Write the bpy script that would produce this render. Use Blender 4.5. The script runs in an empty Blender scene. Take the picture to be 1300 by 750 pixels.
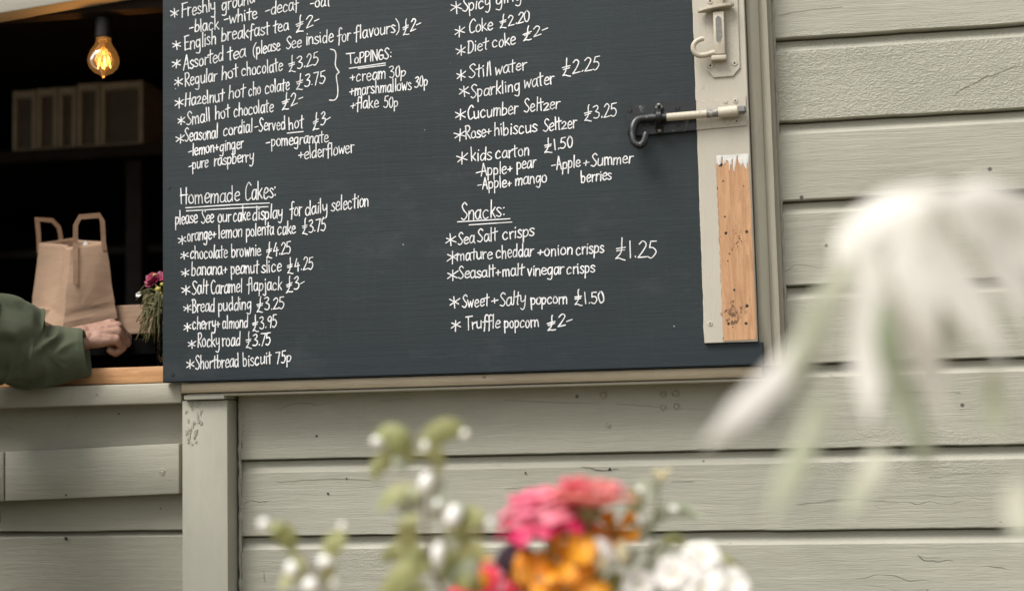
import bpy, bmesh, math, random
from mathutils import Vector, Matrix, noise
random.seed(7)
S = bpy.context.scene
COL = S.collection
R = math.radians

# ---------------------------------------------------------------- camera
CAMY, CAMZ = -2.40, 1.05
YAW, PITCH, ROLL = R(9.2976), R(5.3643), R(1.3313)
F = 1805.0                                     # focal length in photo pixels (1300 wide)
fwd = Vector((-math.sin(YAW)*math.cos(PITCH), math.cos(YAW)*math.cos(PITCH), math.sin(PITCH)))
rt0 = Vector((math.cos(YAW), math.sin(YAW), 0)); up0 = rt0.cross(fwd)
RT = rt0*math.cos(ROLL) - up0*math.sin(ROLL)
UP = rt0*math.sin(ROLL) + up0*math.cos(ROLL)
EYE = Vector((0, CAMY, CAMZ))
def ray(px, py): return fwd*F + RT*(px-650) - UP*(py-375)
def at(px, py, Y):                             # the point seen at a photo pixel on the upright plane y = Y
    r = ray(px, py); return EYE + r*((Y-CAMY)/r.y)
def at_d(px, py, d):                           # ... at depth d from the eye
    return EYE + ray(px, py)*(d/F)
cam = bpy.data.cameras.new('camera'); co = bpy.data.objects.new('camera', cam); COL.objects.link(co)
cam.sensor_width = 36; cam.lens = F/1300*36
m = Matrix((RT, UP, -fwd)).transposed().to_4x4(); m.translation = EYE; co.matrix_world = m
cam.clip_start = 0.05; cam.clip_end = 500
cam.dof.use_dof = True
cam.dof.focus_distance = (at(560, 240, -0.06)-EYE).dot(fwd)
cam.dof.aperture_fstop = 1.75; cam.dof.aperture_blades = 0
S.camera = co

# ---------------------------------------------------------------- sky, sun, exposure (soft overcast daylight)
SUN_EL, SUN_AZ = R(56), R(218)                  # azimuth measured from +y towards +x: the sun is behind the camera, to the left
w = bpy.data.worlds.new('World'); S.world = w; w.use_nodes = True
nt = w.node_tree; bg = nt.nodes['Background']
sky = nt.nodes.new('ShaderNodeTexSky'); sky.sky_type = 'NISHITA'; sky.sun_disc = False
sky.sun_elevation = SUN_EL; sky.sun_rotation = SUN_AZ; sky.dust_density = 4; sky.air_density = 1.2
hs = nt.nodes.new('ShaderNodeHueSaturation'); hs.inputs['Saturation'].default_value = 0.08
nt.links.new(sky.outputs[0], hs.inputs['Color']); nt.links.new(hs.outputs[0], bg.inputs[0])
bg.inputs[1].default_value = 0.10
sl = bpy.data.lights.new('sun', 'SUN'); so = bpy.data.objects.new('sun', sl); COL.objects.link(so)
sl.energy = 1.7; sl.angle = R(28); sl.color = (1, .97, .93)
sd = Vector((math.sin(SUN_AZ)*math.cos(SUN_EL), math.cos(SUN_AZ)*math.cos(SUN_EL), math.sin(SUN_EL)))
so.rotation_euler = sd.to_track_quat('Z', 'Y').to_euler()
S.view_settings.view_transform = 'Standard'; S.view_settings.look = 'None'
S.view_settings.gamma = 1; S.view_settings.exposure = 1.01
S.render.film_transparent = False
S.cycles.use_denoising = True
S.cycles.max_bounces = 8

# ---------------------------------------------------------------- helpers
def root_loc(p):
    v = Vector((0, 0, 0))
    while p is not None: v += Vector(p.location); p = p.parent
    return v
def obj(name, bm, mat, parent=None, smooth=False, angle=None):
    me = bpy.data.meshes.new(name)
    off = root_loc(parent)
    if off.length > 0: bmesh.ops.translate(bm, verts=bm.verts, vec=-off)
    bm.normal_update(); bm.to_mesh(me); bm.free()
    if smooth:
        for p in me.polygons: p.use_smooth = True
    if angle: me.set_sharp_from_angle(angle=R(angle))
    for m_ in (mat if isinstance(mat, (list, tuple)) else [mat]): me.materials.append(m_)
    o = bpy.data.objects.new(name, me); COL.objects.link(o)
    if parent is not None: o.parent = parent
    return o
def tag(o, label, cat, group=None):
    o['label'] = label; o['category'] = cat
    if group: o['group'] = group
    return o
def thing(name, label, cat, loc, group=None):
    o = bpy.data.objects.new(name, None); o.empty_display_size = .05; COL.objects.link(o); o.location = loc
    return tag(o, label, cat, group)
def rebase(o):                                  # put a one-mesh thing's origin at its base
    vs = [v.co for v in o.data.vertices]
    b = Vector((sum(v.x for v in vs)/len(vs), sum(v.y for v in vs)/len(vs), min(v.z for v in vs)))
    for v in o.data.vertices: v.co -= b
    o.location = b
    return o
def box(bm, x0, x1, y0, y1, z0, z1, bev=0, seg=1):
    vs = [bm.verts.new(p) for p in ((x0,y0,z0),(x1,y0,z0),(x1,y1,z0),(x0,y1,z0),(x0,y0,z1),(x1,y0,z1),(x1,y1,z1),(x0,y1,z1))]
    fs = [bm.faces.new([vs[i] for i in f]) for f in ((3,2,1,0),(4,5,6,7),(0,1,5,4),(1,2,6,5),(2,3,7,6),(3,0,4,7))]
    if bev:
        es = list({e for f in fs for e in f.edges})
        bmesh.ops.bevel(bm, geom=es, offset=bev, segments=seg, profile=.5, affect='EDGES')
    return vs
def hexa(bm, pts, bev=0, seg=1):                # 8 corners, same order as box
    vs = [bm.verts.new(p) for p in pts]
    fs = [bm.faces.new([vs[i] for i in f]) for f in ((3,2,1,0),(4,5,6,7),(0,1,5,4),(1,2,6,5),(2,3,7,6),(3,0,4,7))]
    if bev:
        es = list({e for f in fs for e in f.edges})
        bmesh.ops.bevel(bm, geom=es, offset=bev, segments=seg, profile=.5, affect='EDGES')
def frame_along(pts):
    n = len(pts); T = []
    for i in range(n):
        t = pts[min(i+1, n-1)] - pts[max(i-1, 0)]
        T.append(t.normalized() if t.length > 1e-9 else Vector((0,0,1)))
    u = T[0].orthogonal().normalized(); U = [u]
    for i in range(1, n):
        u = U[-1] - T[i]*U[-1].dot(T[i]); U.append(u.normalized())
    return T, U
def tube(bm, pts, rad, n=10, cap=True, flat=1.0):
    pts = [Vector(p) for p in pts]; T, U = frame_along(pts)
    rad = rad if isinstance(rad, (list, tuple)) else [rad]*len(pts)
    rings = []
    for p, t, u, r in zip(pts, T, U, rad):
        v = t.cross(u)
        rings.append([bm.verts.new(p + (u*math.cos(2*math.pi*k/n) + v*math.sin(2*math.pi*k/n)*flat)*r) for k in range(n)])
    for a, b in zip(rings, rings[1:]):
        for k in range(n): bm.faces.new((a[k], a[(k+1) % n], b[(k+1) % n], b[k]))
    if cap:
        bm.faces.new(rings[0][::-1]); bm.faces.new(rings[-1])
def crom(pts, k=6):                             # smooth curve through points; a point given twice makes a corner
    P = [Vector(p) for p in pts]; out = []
    segs = [[P[0]]]
    for p in P[1:]:
        if (p-segs[-1][-1]).length < 1e-9: segs.append([p])
        else: segs[-1].append(p)
    for s in segs:
        if len(s) < 2: continue
        if len(s) == 2: out += s; continue
        q = [s[0]*2-s[1]] + s + [s[-1]*2-s[-2]]
        for i in range(1, len(q)-2):
            for j in range(k):
                t = j/k
                out.append(.5*((2*q[i]) + (q[i+1]-q[i-1])*t + (2*q[i-1]-5*q[i]+4*q[i+1]-q[i+2])*t*t + (3*q[i]-q[i-1]-3*q[i+1]+q[i+2])*t**3))
        out.append(s[-1])
    r = [out[0]]
    for p in out[1:]:
        if (p-r[-1]).length > 1e-7: r.append(p)
    return r
def lathe(bm, prof, c, n=24, axis=None):
    c = Vector(c); M = (axis.to_track_quat('Z', 'Y').to_matrix() if axis else Matrix.Identity(3))
    rings = [[bm.verts.new(c + M @ Vector((r*math.cos(2*math.pi*k/n), r*math.sin(2*math.pi*k/n), z))) for k in range(n)] for r, z in prof]
    for a, b in zip(rings, rings[1:]):
        for k in range(n): bm.faces.new((a[k], a[(k+1) % n], b[(k+1) % n], b[k]))
    if prof[0][0] > 1e-5: bm.faces.new(rings[0][::-1])
    if prof[-1][0] > 1e-5: bm.faces.new(rings[-1])
def disc(bm, c, r, axis, n=14, h=.0008, jit=0):
    c = Vector(c); a = Vector(axis).normalized(); u = a.orthogonal().normalized(); v = a.cross(u)
    rr = [r*(1+random.uniform(-jit, jit)) for _ in range(n)]
    lo = [bm.verts.new(c + (u*math.cos(2*math.pi*k/n)+v*math.sin(2*math.pi*k/n))*rr[k]) for k in range(n)]
    hi = [bm.verts.new(x.co + a*h - (x.co-c)*.12) for x in lo]
    for k in range(n): bm.faces.new((lo[k], lo[(k+1) % n], hi[(k+1) % n], hi[k]))
    bm.faces.new(hi)
def blob(bm, c, rx, ry, rz, n=12, rot=None):
    r = bmesh.ops.create_uvsphere(bm, u_segments=n, v_segments=max(6, n*2//3), radius=1)
    M = Matrix.Translation(Vector(c)) @ ((rot.to_4x4() if rot else Matrix.Identity(4)) @ Matrix.Diagonal((rx, ry, rz, 1)))
    bmesh.ops.transform(bm, matrix=M, verts=r['verts'])
    return r['verts']
def capsule_chain(bm, pts, rad, n=14):          # overlapping balls and cones, to be fused by a voxel remesh
    pts = [Vector(p) for p in pts]
    for p, r in zip(pts, rad): blob(bm, p, r, r, r, n)
    for (p, r), (q, s) in zip(zip(pts, rad), list(zip(pts, rad))[1:]):
        tube(bm, [p, q], [r, s], n)
def fuse(bm, voxel, smooth_it=6):               # one continuous skin from overlapping pieces
    me = bpy.data.meshes.new('tmp'); bm.to_mesh(me); bm.free()
    o = bpy.data.objects.new('tmp', me); COL.objects.link(o)
    md = o.modifiers.new('r', 'REMESH'); md.mode = 'VOXEL'; md.voxel_size = voxel
    sm = o.modifiers.new('s', 'SMOOTH'); sm.factor = .5; sm.iterations = smooth_it
    dg = bpy.context.evaluated_depsgraph_get()
    me2 = bpy.data.meshes.new_from_object(o.evaluated_get(dg))
    bpy.data.objects.remove(o); bpy.data.meshes.remove(me)
    out = bmesh.new(); out.from_mesh(me2); bpy.data.meshes.remove(me2)
    return out

# ---------------------------------------------------------------- materials
class NT:
    def __init__(s, name):
        s.m = bpy.data.materials.new(name); s.m.use_nodes = True; s.t = s.m.node_tree
        s.b = s.t.nodes['Principled BSDF']; s.out = s.t.nodes['Material Output']
        s.tc = s.t.nodes.new('ShaderNodeTexCoord').outputs['Object']
    def n(s, typ, **kw):
        x = s.t.nodes.new('ShaderNode'+typ)
        for k, v in kw.items(): setattr(x, k, v)
        return x
    def l(s, a, b): s.t.links.new(a, b)
    def setin(s, sock, v):
        if hasattr(v, 'is_output'): s.l(v, sock)
        else: sock.default_value = v
    def mapping(s, scale, loc=(0,0,0), src=None):
        x = s.n('Mapping'); s.l(src or s.tc, x.inputs['Vector']); x.inputs['Scale'].default_value = scale; x.inputs['Location'].default_value = loc
        return x.outputs[0]
    def noise(s, vec, scale, detail=4, rough=.55, dist=0):
        x = s.n('TexNoise'); s.l(vec, x.inputs['Vector']); x.inputs['Scale'].default_value = scale
        x.inputs['Detail'].default_value = detail; x.inputs['Roughness'].default_value = rough; x.inputs['Distortion'].default_value = dist
        return x.outputs['Fac']
    def vor(s, vec, scale, feature='DISTANCE_TO_EDGE'):
        x = s.n('TexVoronoi', feature=feature); s.l(vec, x.inputs['Vector']); x.inputs['Scale'].default_value = scale
        return x.outputs['Distance']
    def math(s, op, a, b=0, clamp=False):
        x = s.n('Math', operation=op, use_clamp=clamp); s.setin(x.inputs[0], a); s.setin(x.inputs[1], b); return x.outputs[0]
    def rng(s, v, a, b, c=0, d=1):
        x = s.n('MapRange', clamp=True); s.l(v, x.inputs[0])
        for i, k in enumerate((a, b, c, d)): x.inputs[i+1].default_value = k
        return x.outputs[0]
    def mix(s, fac, a, b, mode='MIX'):
        x = s.n('Mix', data_type='RGBA', blend_type=mode); s.setin(x.inputs[0], fac)
        for sock, v in ((x.inputs[6], a), (x.inputs[7], b)):
            if isinstance(v, tuple): sock.default_value = (*v[:3], 1)
            else: s.l(v, sock)
        return x.outputs[2]
    def bump(s, h, strength=1, dist=.001):
        x = s.n('Bump'); s.l(h, x.inputs['Height']); x.inputs['Strength'].default_value = strength; x.inputs['Distance'].default_value = dist
        s.l(x.outputs[0], s.b.inputs['Normal'])
    def col(s, v):
        if isinstance(v, tuple): s.b.inputs['Base Color'].default_value = (*v[:3], 1)
        else: s.l(v, s.b.inputs['Base Color'])
    def rough(s, v): s.setin(s.b.inputs['Roughness'], v)

ZW = at(1140, 146, 0).z+.04
def paint(name, c, grain='x', bump=1.0, crack=.5, wrinkle=.0, dirt=.5, rough=.5, specks=.5, blotch=.12):
    k = NT(name)
    st = {'x': (1.2, 16, 22), 'z': (22, 16, 1.2)}[grain]
    jit = k.n('Vector' 'Math', operation='ADD'); k.l(k.tc, jit.inputs[0])
    nz = k.n('TexNoise'); k.l(k.tc, nz.inputs['Vector']); nz.inputs['Scale'].default_value = 7; nz.inputs['Detail'].default_value = 3
    sc = k.n('VectorMath', operation='SCALE'); k.l(nz.outputs['Color'], sc.inputs[0]); sc.inputs['Scale'].default_value = .012
    k.l(sc.outputs[0], jit.inputs[1]); v = jit.outputs[0]
    fine = k.noise(k.mapping(st, src=v), 22, 5, .62)
    brush = k.noise(k.mapping((st[0]*.8, st[1], st[2]), (3, 1, 2), src=v), 5, 4, .5)
    lump = k.noise(k.tc, 16, 3)
    big = k.noise(k.mapping((1, 1, 2.2) if grain == 'x' else (2.2, 1, 1)), 3.2, 4, .6)
    big2 = k.noise(k.mapping((1, 1, 1), (5, 2, 8)), 1.7, 2)
    cs = (1.3, 6, 15) if grain == 'x' else (15, 6, 1.3)
    cd = k.n('VectorMath', operation='SCALE'); k.l(nz.outputs['Color'], cd.inputs[0]); cd.inputs['Scale'].default_value = .10
    ca = k.n('VectorMath', operation='ADD'); k.l(k.tc, ca.inputs[0]); k.l(cd.outputs[0], ca.inputs[1])
    cv = k.vor(k.mapping(cs, src=ca.outputs[0]), 1.6)
    cr = k.math('MULTIPLY', k.rng(cv, .001, .009, 1, 0), k.rng(k.noise(k.mapping((2.2, 2, 6)), 2.6, 4), .58, .66), True)
    cr = k.math('MULTIPLY', cr, crack, True)
    h = k.math('MULTIPLY', fine, 1.0)
    h = k.math('ADD', h, k.math('MULTIPLY', brush, 1.3)); h = k.math('ADD', h, k.math('MULTIPLY', lump, 1.1))
    if wrinkle:
        wv = k.math('ABSOLUTE', k.math('SUBTRACT', k.noise(k.mapping((1, 1, 1.7)), 95, 3, .5, .6), .5)); wv = k.math('MULTIPLY', k.rng(wv, 0, .12), .8)
        zz_ = k.n('SeparateXYZ'); k.l(k.tc, zz_.inputs[0]); zn = k.math('ADD', zz_.outputs['Z'], k.math('MULTIPLY', k.noise(k.tc, 7, 3), .08))
        wm = k.math('MULTIPLY', k.math('MULTIPLY', k.rng(zn, ZW-.02, ZW+.01), k.rng(zn, ZW+.125, ZW+.165, 1, 0)), wrinkle)
        wm = k.math('ADD', wm, k.math('MULTIPLY', k.rng(k.noise(k.mapping((.9, 1, 3.5), (2.3, 0, .4)), 2.2, 2), .56, .66), wrinkle*.5), True)
        h = k.math('ADD', h, k.math('MULTIPLY', wv, k.math('MULTIPLY', wm, 1.15)))
    h = k.math('SUBTRACT', h, k.math('MULTIPLY', cr, 1.6))
    sp = k.math('MULTIPLY', k.rng(k.vor(k.mapping((1, 1, 1), (.3, .1, .7)), 17, 'F1'), .045, .065, 1, 0), k.rng(k.noise(k.tc, 6, 1), .56, .58))
    sp = k.math('MULTIPLY', sp, specks, True)
    h = k.math('SUBTRACT', h, k.math('MULTIPLY', sp, 2))
    dark = tuple(x*.55*y for x, y in zip(c, (1.0, .94, .82)))
    lite = tuple(min(.9, x*1.13) for x in c)
    col = k.mix(k.rng(big, .3, .7), tuple(x*(1-blotch) for x in c), tuple(x*(1+blotch*.6) for x in c))
    col = k.mix(k.math('MULTIPLY', k.rng(fine, .58, .75), .35*dirt), col, dark)
    col = k.mix(k.math('MULTIPLY', k.rng(fine, .42, .28), .35), col, lite)
    col = k.mix(k.math('MULTIPLY', k.rng(big2, .55, .75), .25*dirt), col, tuple(x*y for x, y in zip(c, (.92, .88, .76))))
    wr = k.noise(k.mapping((1.6, 1, 5) if grain == 'x' else (5, 1, 1.6), (7, 3, 2)), 4.5, 6, .72)
    col = k.mix(k.math('MULTIPLY', k.rng(wr, .56, .72), .30*dirt), col, tuple(x*y for x, y in zip(c, (.74, .70, .60))))
    col = k.mix(k.math('MULTIPLY', k.rng(wr, .42, .30), .30), col, tuple(min(.9, x*1.18) for x in c))
    col = k.mix(cr, col, (.06, .05, .04)); col = k.mix(sp, col, (.03, .025, .02))
    k.col(col); k.rough(k.rng(fine, .2, .8, rough-.08, rough+.14)); k.bump(h, .68*bump, .0011)
    k.b.inputs['Specular IOR Level'].default_value = .35
    return k.m
def plain(name, c, rough=.5, metal=0, var=.15, bump=.3, scale=60, spec=.5):
    k = NT(name); f = k.noise(k.tc, scale, 5)
    k.col(k.mix(k.rng(f, .3, .7), tuple(x*(1-var) for x in c), tuple(min(1, x*(1+var)) for x in c)))
    k.rough(k.rng(f, .2, .8, max(.05, rough-.08), rough+.08)); k.b.inputs['Metallic'].default_value = metal
    k.b.inputs['Specular IOR Level'].default_value = spec
    if bump: k.bump(f, bump, .0015)
    return k.m
def pine(name, c, c2, grain='x', rough=.6, scale=1):
    k = NT(name); st = (1.5, 14, 14) if grain == 'x' else (14, 14, 1.5)
    rings = k.noise(k.mapping(st), 9*scale, 3, .5, .8); fine = k.noise(k.mapping(tuple(x*3 for x in st)), 16*scale, 4)
    big = k.noise(k.tc, 9, 3)
    col = k.mix(k.rng(rings, .35, .65), c, c2)
    col = k.mix(k.math('MULTIPLY', k.rng(fine, .5, .75), .45), col, tuple(x*.62 for x in c2))
    col = k.mix(k.math('MULTIPLY', k.rng(big, .5, .75), .35), col, tuple(x*.75 for x in c2))
    k.col(col); k.rough(rough); k.bump(k.math('ADD', fine, rings), .4, .0008)
    return k.m
def worn_metal(name, c, rust, amount=.55, rough=.45):
    k = NT(name); f = k.noise(k.tc, 70, 6, .65); g = k.noise(k.mapping((1, 1, 1), (2, 3, 1)), 240, 3)
    msk = k.rng(f, amount, amount+.06)
    col = k.mix(msk, k.mix(k.rng(g, .3, .7), tuple(x*.9 for x in c), tuple(x*1.08 for x in c)), rust)
    k.col(col); k.rough(k.rng(f, .3, .7, rough, rough+.2)); k.bump(k.math('ADD', f, k.math('MULTIPLY', g, .4)), .5, .0008)
    return k.m
def leafy(name, c, c2, trans=.3, scale=25, rough=.55):
    k = NT(name); f = k.noise(k.tc, scale, 4)
    col = k.mix(k.rng(f, .35, .65), c, c2); k.col(col); k.rough(rough)
    t = k.n('BsdfTranslucent'); k.l(col, t.inputs['Color']); mx = k.n('MixShader'); mx.inputs[0].default_value = trans
    k.l(k.b.outputs[0], mx.inputs[1]); k.l(t.outputs[0], mx.inputs[2]); k.l(mx.outputs[0], k.out.inputs['Surface'])
    k.bump(f, .3, .002)
    return k.m

SAGE = (.345, .333, .270)
M = {}
M['sage_x'] = paint('sage_paint_boards', SAGE, 'x', 1.0, .8, 1.0, .6, .5, .8)
M['sage_low'] = paint('sage_paint_low_boards', (.340, .324, .260), 'x', .7, .35, 0, .5, .5, .6)
M['sage_z'] = paint('sage_paint_posts', (.345, .330, .268), 'z', .55, .25, 0, .35, .5, .4)
M['mould'] = paint('sage_paint_moulding', (.325, .303, .238), 'z', .5, .3, 0, .5, .48, .4)
M['cream'] = paint('cream_paint_stile', (.43, .395, .325), 'z', .45, .15, 0, .3, .45, .2, .06)
M['sill'] = paint('pale_sill_paint', (.40, .375, .30), 'x', .5, .3, 0, .6, .5, .4)
M['lintel'] = paint('lintel_paint', (.42, .39, .33), 'x', .4, .2, 0, .4, .55, .3)
M['ledge'] = paint('ledge_worn_paint', (.205, .168, .110), 'x', .7, .3, 0, .9, .55, .5, .3)
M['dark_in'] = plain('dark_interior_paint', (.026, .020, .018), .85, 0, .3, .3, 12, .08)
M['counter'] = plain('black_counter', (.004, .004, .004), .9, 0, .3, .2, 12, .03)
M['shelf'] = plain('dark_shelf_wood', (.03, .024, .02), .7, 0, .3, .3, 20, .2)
M['ply'] = pine('roof_board', (.2, .17, .13), (.15, .12, .09))
M['felt'] = plain('roof_felt', (.05, .05, .05), .9)
M['pine'] = pine('pine_lip', (.62, .34, .155), (.48, .24, .10), 'x')
M['crate'] = pine('crate_wood', (.36, .235, .15), (.28, .17, .105), 'x')
M['bare'] = pine('bare_pine_patch', (.50, .285, .145), (.38, .195, .092), 'z')
M['hole'] = plain('dark_hole', (.02, .014, .01), .8, 0, .3, 0)
# ================================================================ the ground
bm = bmesh.new()
bmesh.ops.create_grid(bm, x_segments=40, y_segments=40, size=120)
k = NT('trodden_grass'); f = k.noise(k.tc, 3, 6); g = k.noise(k.tc, 60, 4)
k.col(k.mix(k.rng(f, .35, .65), (.075, .095, .035), (.14, .115, .075))); k.rough(.9); k.bump(g, .8, .02)
o = obj('ground', bm, k.m); o['kind'] = 'structure'

# ================================================================ the kiosk
GAPX = 1140
gz = [at(GAPX, y, 0).z for y in (671, 566.6, 457.5, 357, 248, 146, 39.5)]      # lower lips of the boards, as in the photo
d = .139
zs = list(gz)
while zs[0] > .16: zs.insert(0, zs[0]-d)
while zs[-1] < 2.3: zs.append(zs[-1]+d)
ROOFZ = zs[-1]
WX0, WX1, WY1 = -2.6, 2.3, 2.0                                                  # the kiosk's footprint
PX0, PX1 = at(231, 620, -.045).x, at(289, 620, -.045).x                         # corner post faces
OPX1 = at(229, 300, 0).x                                                        # right side of the hatch opening (behind the menu board)
OPX0 = OPX1 - 1.30
SILLZ = at(120, 500, -.03).z
kiosk = thing('wooden_kiosk', 'sage green weatherboarded wooden kiosk with a dark open serving hatch', 'kiosk', (0, 0, 0))

def siding(X0, X1, zs, y=0., step=.03, seed=0, cove=.022, jit=.0010):
    bm = bmesh.new(); nx = max(2, int((X1-X0)/step)); prof = []
    for i in range(len(zs)-1):
        zb, zt = zs[i], zs[i+1]
        prof += [(.022, zb, i), (.0016, zb, i), (0, zb+.0018, i), (0, zb+(zt-zb)*.33, -1), (0, zb+(zt-zb)*.66, -1), (0, zt-cove-.0015, -1), (.0012, zt-cove, -1), (.0070, zt-cove*.86, -1), (.0115, zt-cove*.60, -1), (.0135, zt-cove*.3, -1), (.0138, zt-.0036, i+1), (.020, zt-.0030, i+1)]
    cols = []
    for c in range(nx+1):
        x = X0+(X1-X0)*c/nx; col = []
        for (yy, z, kk) in prof:
            dz = 0; dy = 0
            if kk >= 0:
                dz = jit*(noise.noise((x*9, kk*7.3+seed, 1)) + .7*noise.noise((x*33, kk*3.1+seed, 5)))
            dy = .0016*noise.noise((x*1.7, z*9+seed, 3))
            col.append(bm.verts.new((x, y+yy+dy, z+dz)))
        cols.append(col)
    for a, b in zip(cols, cols[1:]):
        for j in range(len(prof)-1): bm.faces.new((a[j], b[j], b[j+1], a[j+1]))
    return bm
# boards right of the post (they run on behind the menu board and the moulding)
obj('weatherboards', siding(PX1+.004, WX1, zs), M['sage_x'], kiosk, True, 32)
bm = bmesh.new(); box(bm, PX1+.004, WX1, .023, .06, .10, ROOFZ)
obj('wall_backing', bm, M['dark_in'], kiosk)
# boards under the hatch
zl = [at(115, y, 0).z for y in (800, 673.8, 606)]
while zl[0] > .16: zl.insert(0, zl[0]-.15)
obj('hatch_boards', siding(WX0, PX0-.0035, zl, .004, .03, 9, .010, .0014), M['sage_low'], kiosk, True, 32)
bm = bmesh.new(); box(bm, WX0, PX0, .03, .06, .10, SILLZ+.0); obj('wall_backing', bm, M['dark_in'], kiosk)
# fascia below the sill, and the board nailed over it (hung slightly out of level)
bm = bmesh.new(); box(bm, WX0, PX0-.0035, .002, .028, zl[-1]-.01, at(115, 508, .002).z, .002)
obj('fascia_board', bm, M['sage_low'], kiosk)
Yb = -.030
a, b, c_, d_ = at(6, 636, Yb), at(227.3, 626.5, Yb), at(227.3, 562.5, Yb), at(6, 573.5, Yb)
bm = bmesh.new()
T = Vector((0, .031, 0))
hexa(bm, [a, b, b+T, a+T, d_, c_, c_+T, d_+T], .003, 2)
ob = obj('apron_board', bm, M['sage_low'], kiosk, True, 30)
# the board's left neighbour continues beyond a joint
a2, d2 = at(-420, 655, Yb), at(-420, 592, Yb); b2, c2 = at(4.5, 636.3, Yb), at(4.5, 573.6, Yb)
bm = bmesh.new(); hexa(bm, [a2, b2, b2+T, a2+T, d2, c2, c2+T, d2+T], .003, 2); obj('apron_board', bm, M['sage_low'], kiosk, True, 30)
# sill, in two layers: a pale front board
zt0, zb0 = at(120, 488.6, -.045).z, at(120, 514.5, -.045).z
bm = bmesh.new(); box(bm, WX0, PX0-.001, -.045, .05, zb0, zt0, .004, 2)
obj('hatch_sill', bm, M['sill'], kiosk, True, 30)
# bare pine lip on the sill
lz0, lz1 = zt0+.0025, at(160, 466, -.012).z
bm = bmesh.new(); box(bm, OPX0, OPX1+.05, -.012, .012, lz0, lz1, .002, 2)
obj('counter_lip', bm, M['pine'], kiosk, True, 30)
# corner post with its little cap
pz1 = at(255, 508, -.045).z
bm = bmesh.new(); box(bm, PX0, PX1, -.045, .03, .10, pz1, .0025, 2)
obj('corner_post', bm, M['sage_z'], kiosk, True, 30)
cx0, cx1 = at(232.5, 503, -.058).x, at(284, 503, -.058).x
bm = bmesh.new(); box(bm, cx0, cx1, -.056, .02, pz1+.001, at(255, 500.5, -.058).z, .002, 2)
obj('post_cap', bm, M['sage_z'], kiosk, True, 30)
# flaking old filler down the post's upper left: torn, thin scraps of paint
def scrap(bm, p, ln, wd, ang, h):
    u = Vector((math.cos(ang), 0, math.sin(ang))); v = Vector((-u.z, 0, u.x)); n = 13; lo = []; hi = []
    for i in range(n):
        a = 2*math.pi*i/n; r = random.uniform(.6, 1.1); q = p+u*math.cos(a)*ln*r+v*math.sin(a)*wd*r
        lo.append(bm.verts.new(q+Vector((0, .0003, 0)))); hi.append(bm.verts.new(q*1+(p-q)*.08+Vector((0, -h*random.uniform(.35, 1), 0))))
    c = bm.verts.new(p+Vector((0, -h*random.uniform(.2, .8), 0)))
    for i in range(n):
        bm.faces.new((lo[i], lo[(i+1) % n], hi[(i+1) % n], hi[i])); bm.faces.new((hi[i], hi[(i+1) % n], c))
bm = bmesh.new(); random.seed(3)
for i in range(46):
    py = random.uniform(511, 563); px = random.uniform(236, 256 if py < 545 else 250)
    if 243 < px < 250 and 522 < py < 548 and random.random() < .6: continue
    scrap(bm, at(px, py, -.0455), random.uniform(.002, .006), random.uniform(.001, .0028), random.uniform(.6, 2.4), random.uniform(.0005, .0016))
bmesh.ops.recalc_face_normals(bm, faces=bm.faces)
obj('flaking_paint', bm, M['sage_z'], kiosk)
# cracks in the old paint: thin dark lines with one lifted lip
M['crack'] = plain('paint_crack_dirt', (.17, .15, .11), .9, 0, .3, 0)
def crack(pxs, Y, w_=.0006, jit=1.2, lip=True):
    P = crom([Vector((x, y, 0)) for x, y in pxs], 9); bm = bmesh.new(); pts = []; rr = []
    for i, p in enumerate(P):
        pts.append(at(p.x+jit*noise.noise((p.x*.35, p.y*.35, 1)), p.y+jit*1.3*noise.noise((p.x*.35, p.y*.35, 9)), Y)); rr.append(max(.00012, .52*w_*(.65+.9*noise.noise((p.x*.2, p.y*.2, 4)))*min(1, (i+1)/6, (len(P)-i)/6)))
    tube(bm, pts, rr, 6); obj('paint_crack', bm, M['crack'], kiosk, True)
    if lip:
        bm = bmesh.new(); tube(bm, [q+Vector((0, .0003, .0011)) for q in pts], [r*1.5 for r in rr], 6); obj('paint_ridge', bm, M['sage_low'], kiosk, True)
for pxs, w_ in (([(1212, 121), (1222, 113), (1238, 106), (1250, 98), (1266, 94), (1282, 87), (1299, 84)], .0006), ([(1146, 163), (1149, 178), (1166, 181), (1190, 181), (1204, 177), (1222, 171), (1240, 174), (1262, 179), (1300, 177)], .0008),
    ([(996, 186), (1030, 178), (1060, 172), (1090, 169)], .0004), ([(1062, 196), (1100, 192), (1150, 188)], .0006), ([(990, 20), (1030, 13), (1070, 10)], .00022),
    ([(1170, 50), (1200, 46)], .0004), ([(308, 640), (318, 635), (330, 637), (345, 635)], .0012), ([(312, 521), (330, 519), (345, 522)], .0008), ([(783, 513), (820, 515), (850, 518), (880, 519), (902, 521)], .0006),
    ([(738, 593), (750, 594), (765, 597), (786, 595)], .0012), ([(852, 612), (880, 611)], .0006), ([(372, 528), (402, 522)], .0004), ([(640, 508), (700, 511), (760, 512)], .0004), ([(640, 620), (690, 617), (730, 616)], .0003),
    ([(1180, 606), (1240, 600), (1299, 602)], .0005), ([(1100, 500), (1160, 497), (1220, 499)], .0004), ([(350, 612), (420, 608), (470, 610)], .0003), ([(1010, 640), (1080, 634), (1140, 637)], .0003), ([(960, 545), (1020, 540), (1060, 541)], .0003)):
    crack(pxs, -.0004, w_)
for pxs in ([(307.5, 505), (309, 540), (306, 575), (308, 610), (305.5, 640), (308, 680), (306.5, 720), (308, 760)],):
    crack(pxs, -.0004, .0016, 2.2, False)
for pxs in ([(95, 485.5), (92, 500), (88, 512)], [(100, 525), (90, 540), (84, 548)]):
    crack(pxs, -.0455 if pxs[0][1] < 520 else .0015, .0004, 1.2, False)
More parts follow.
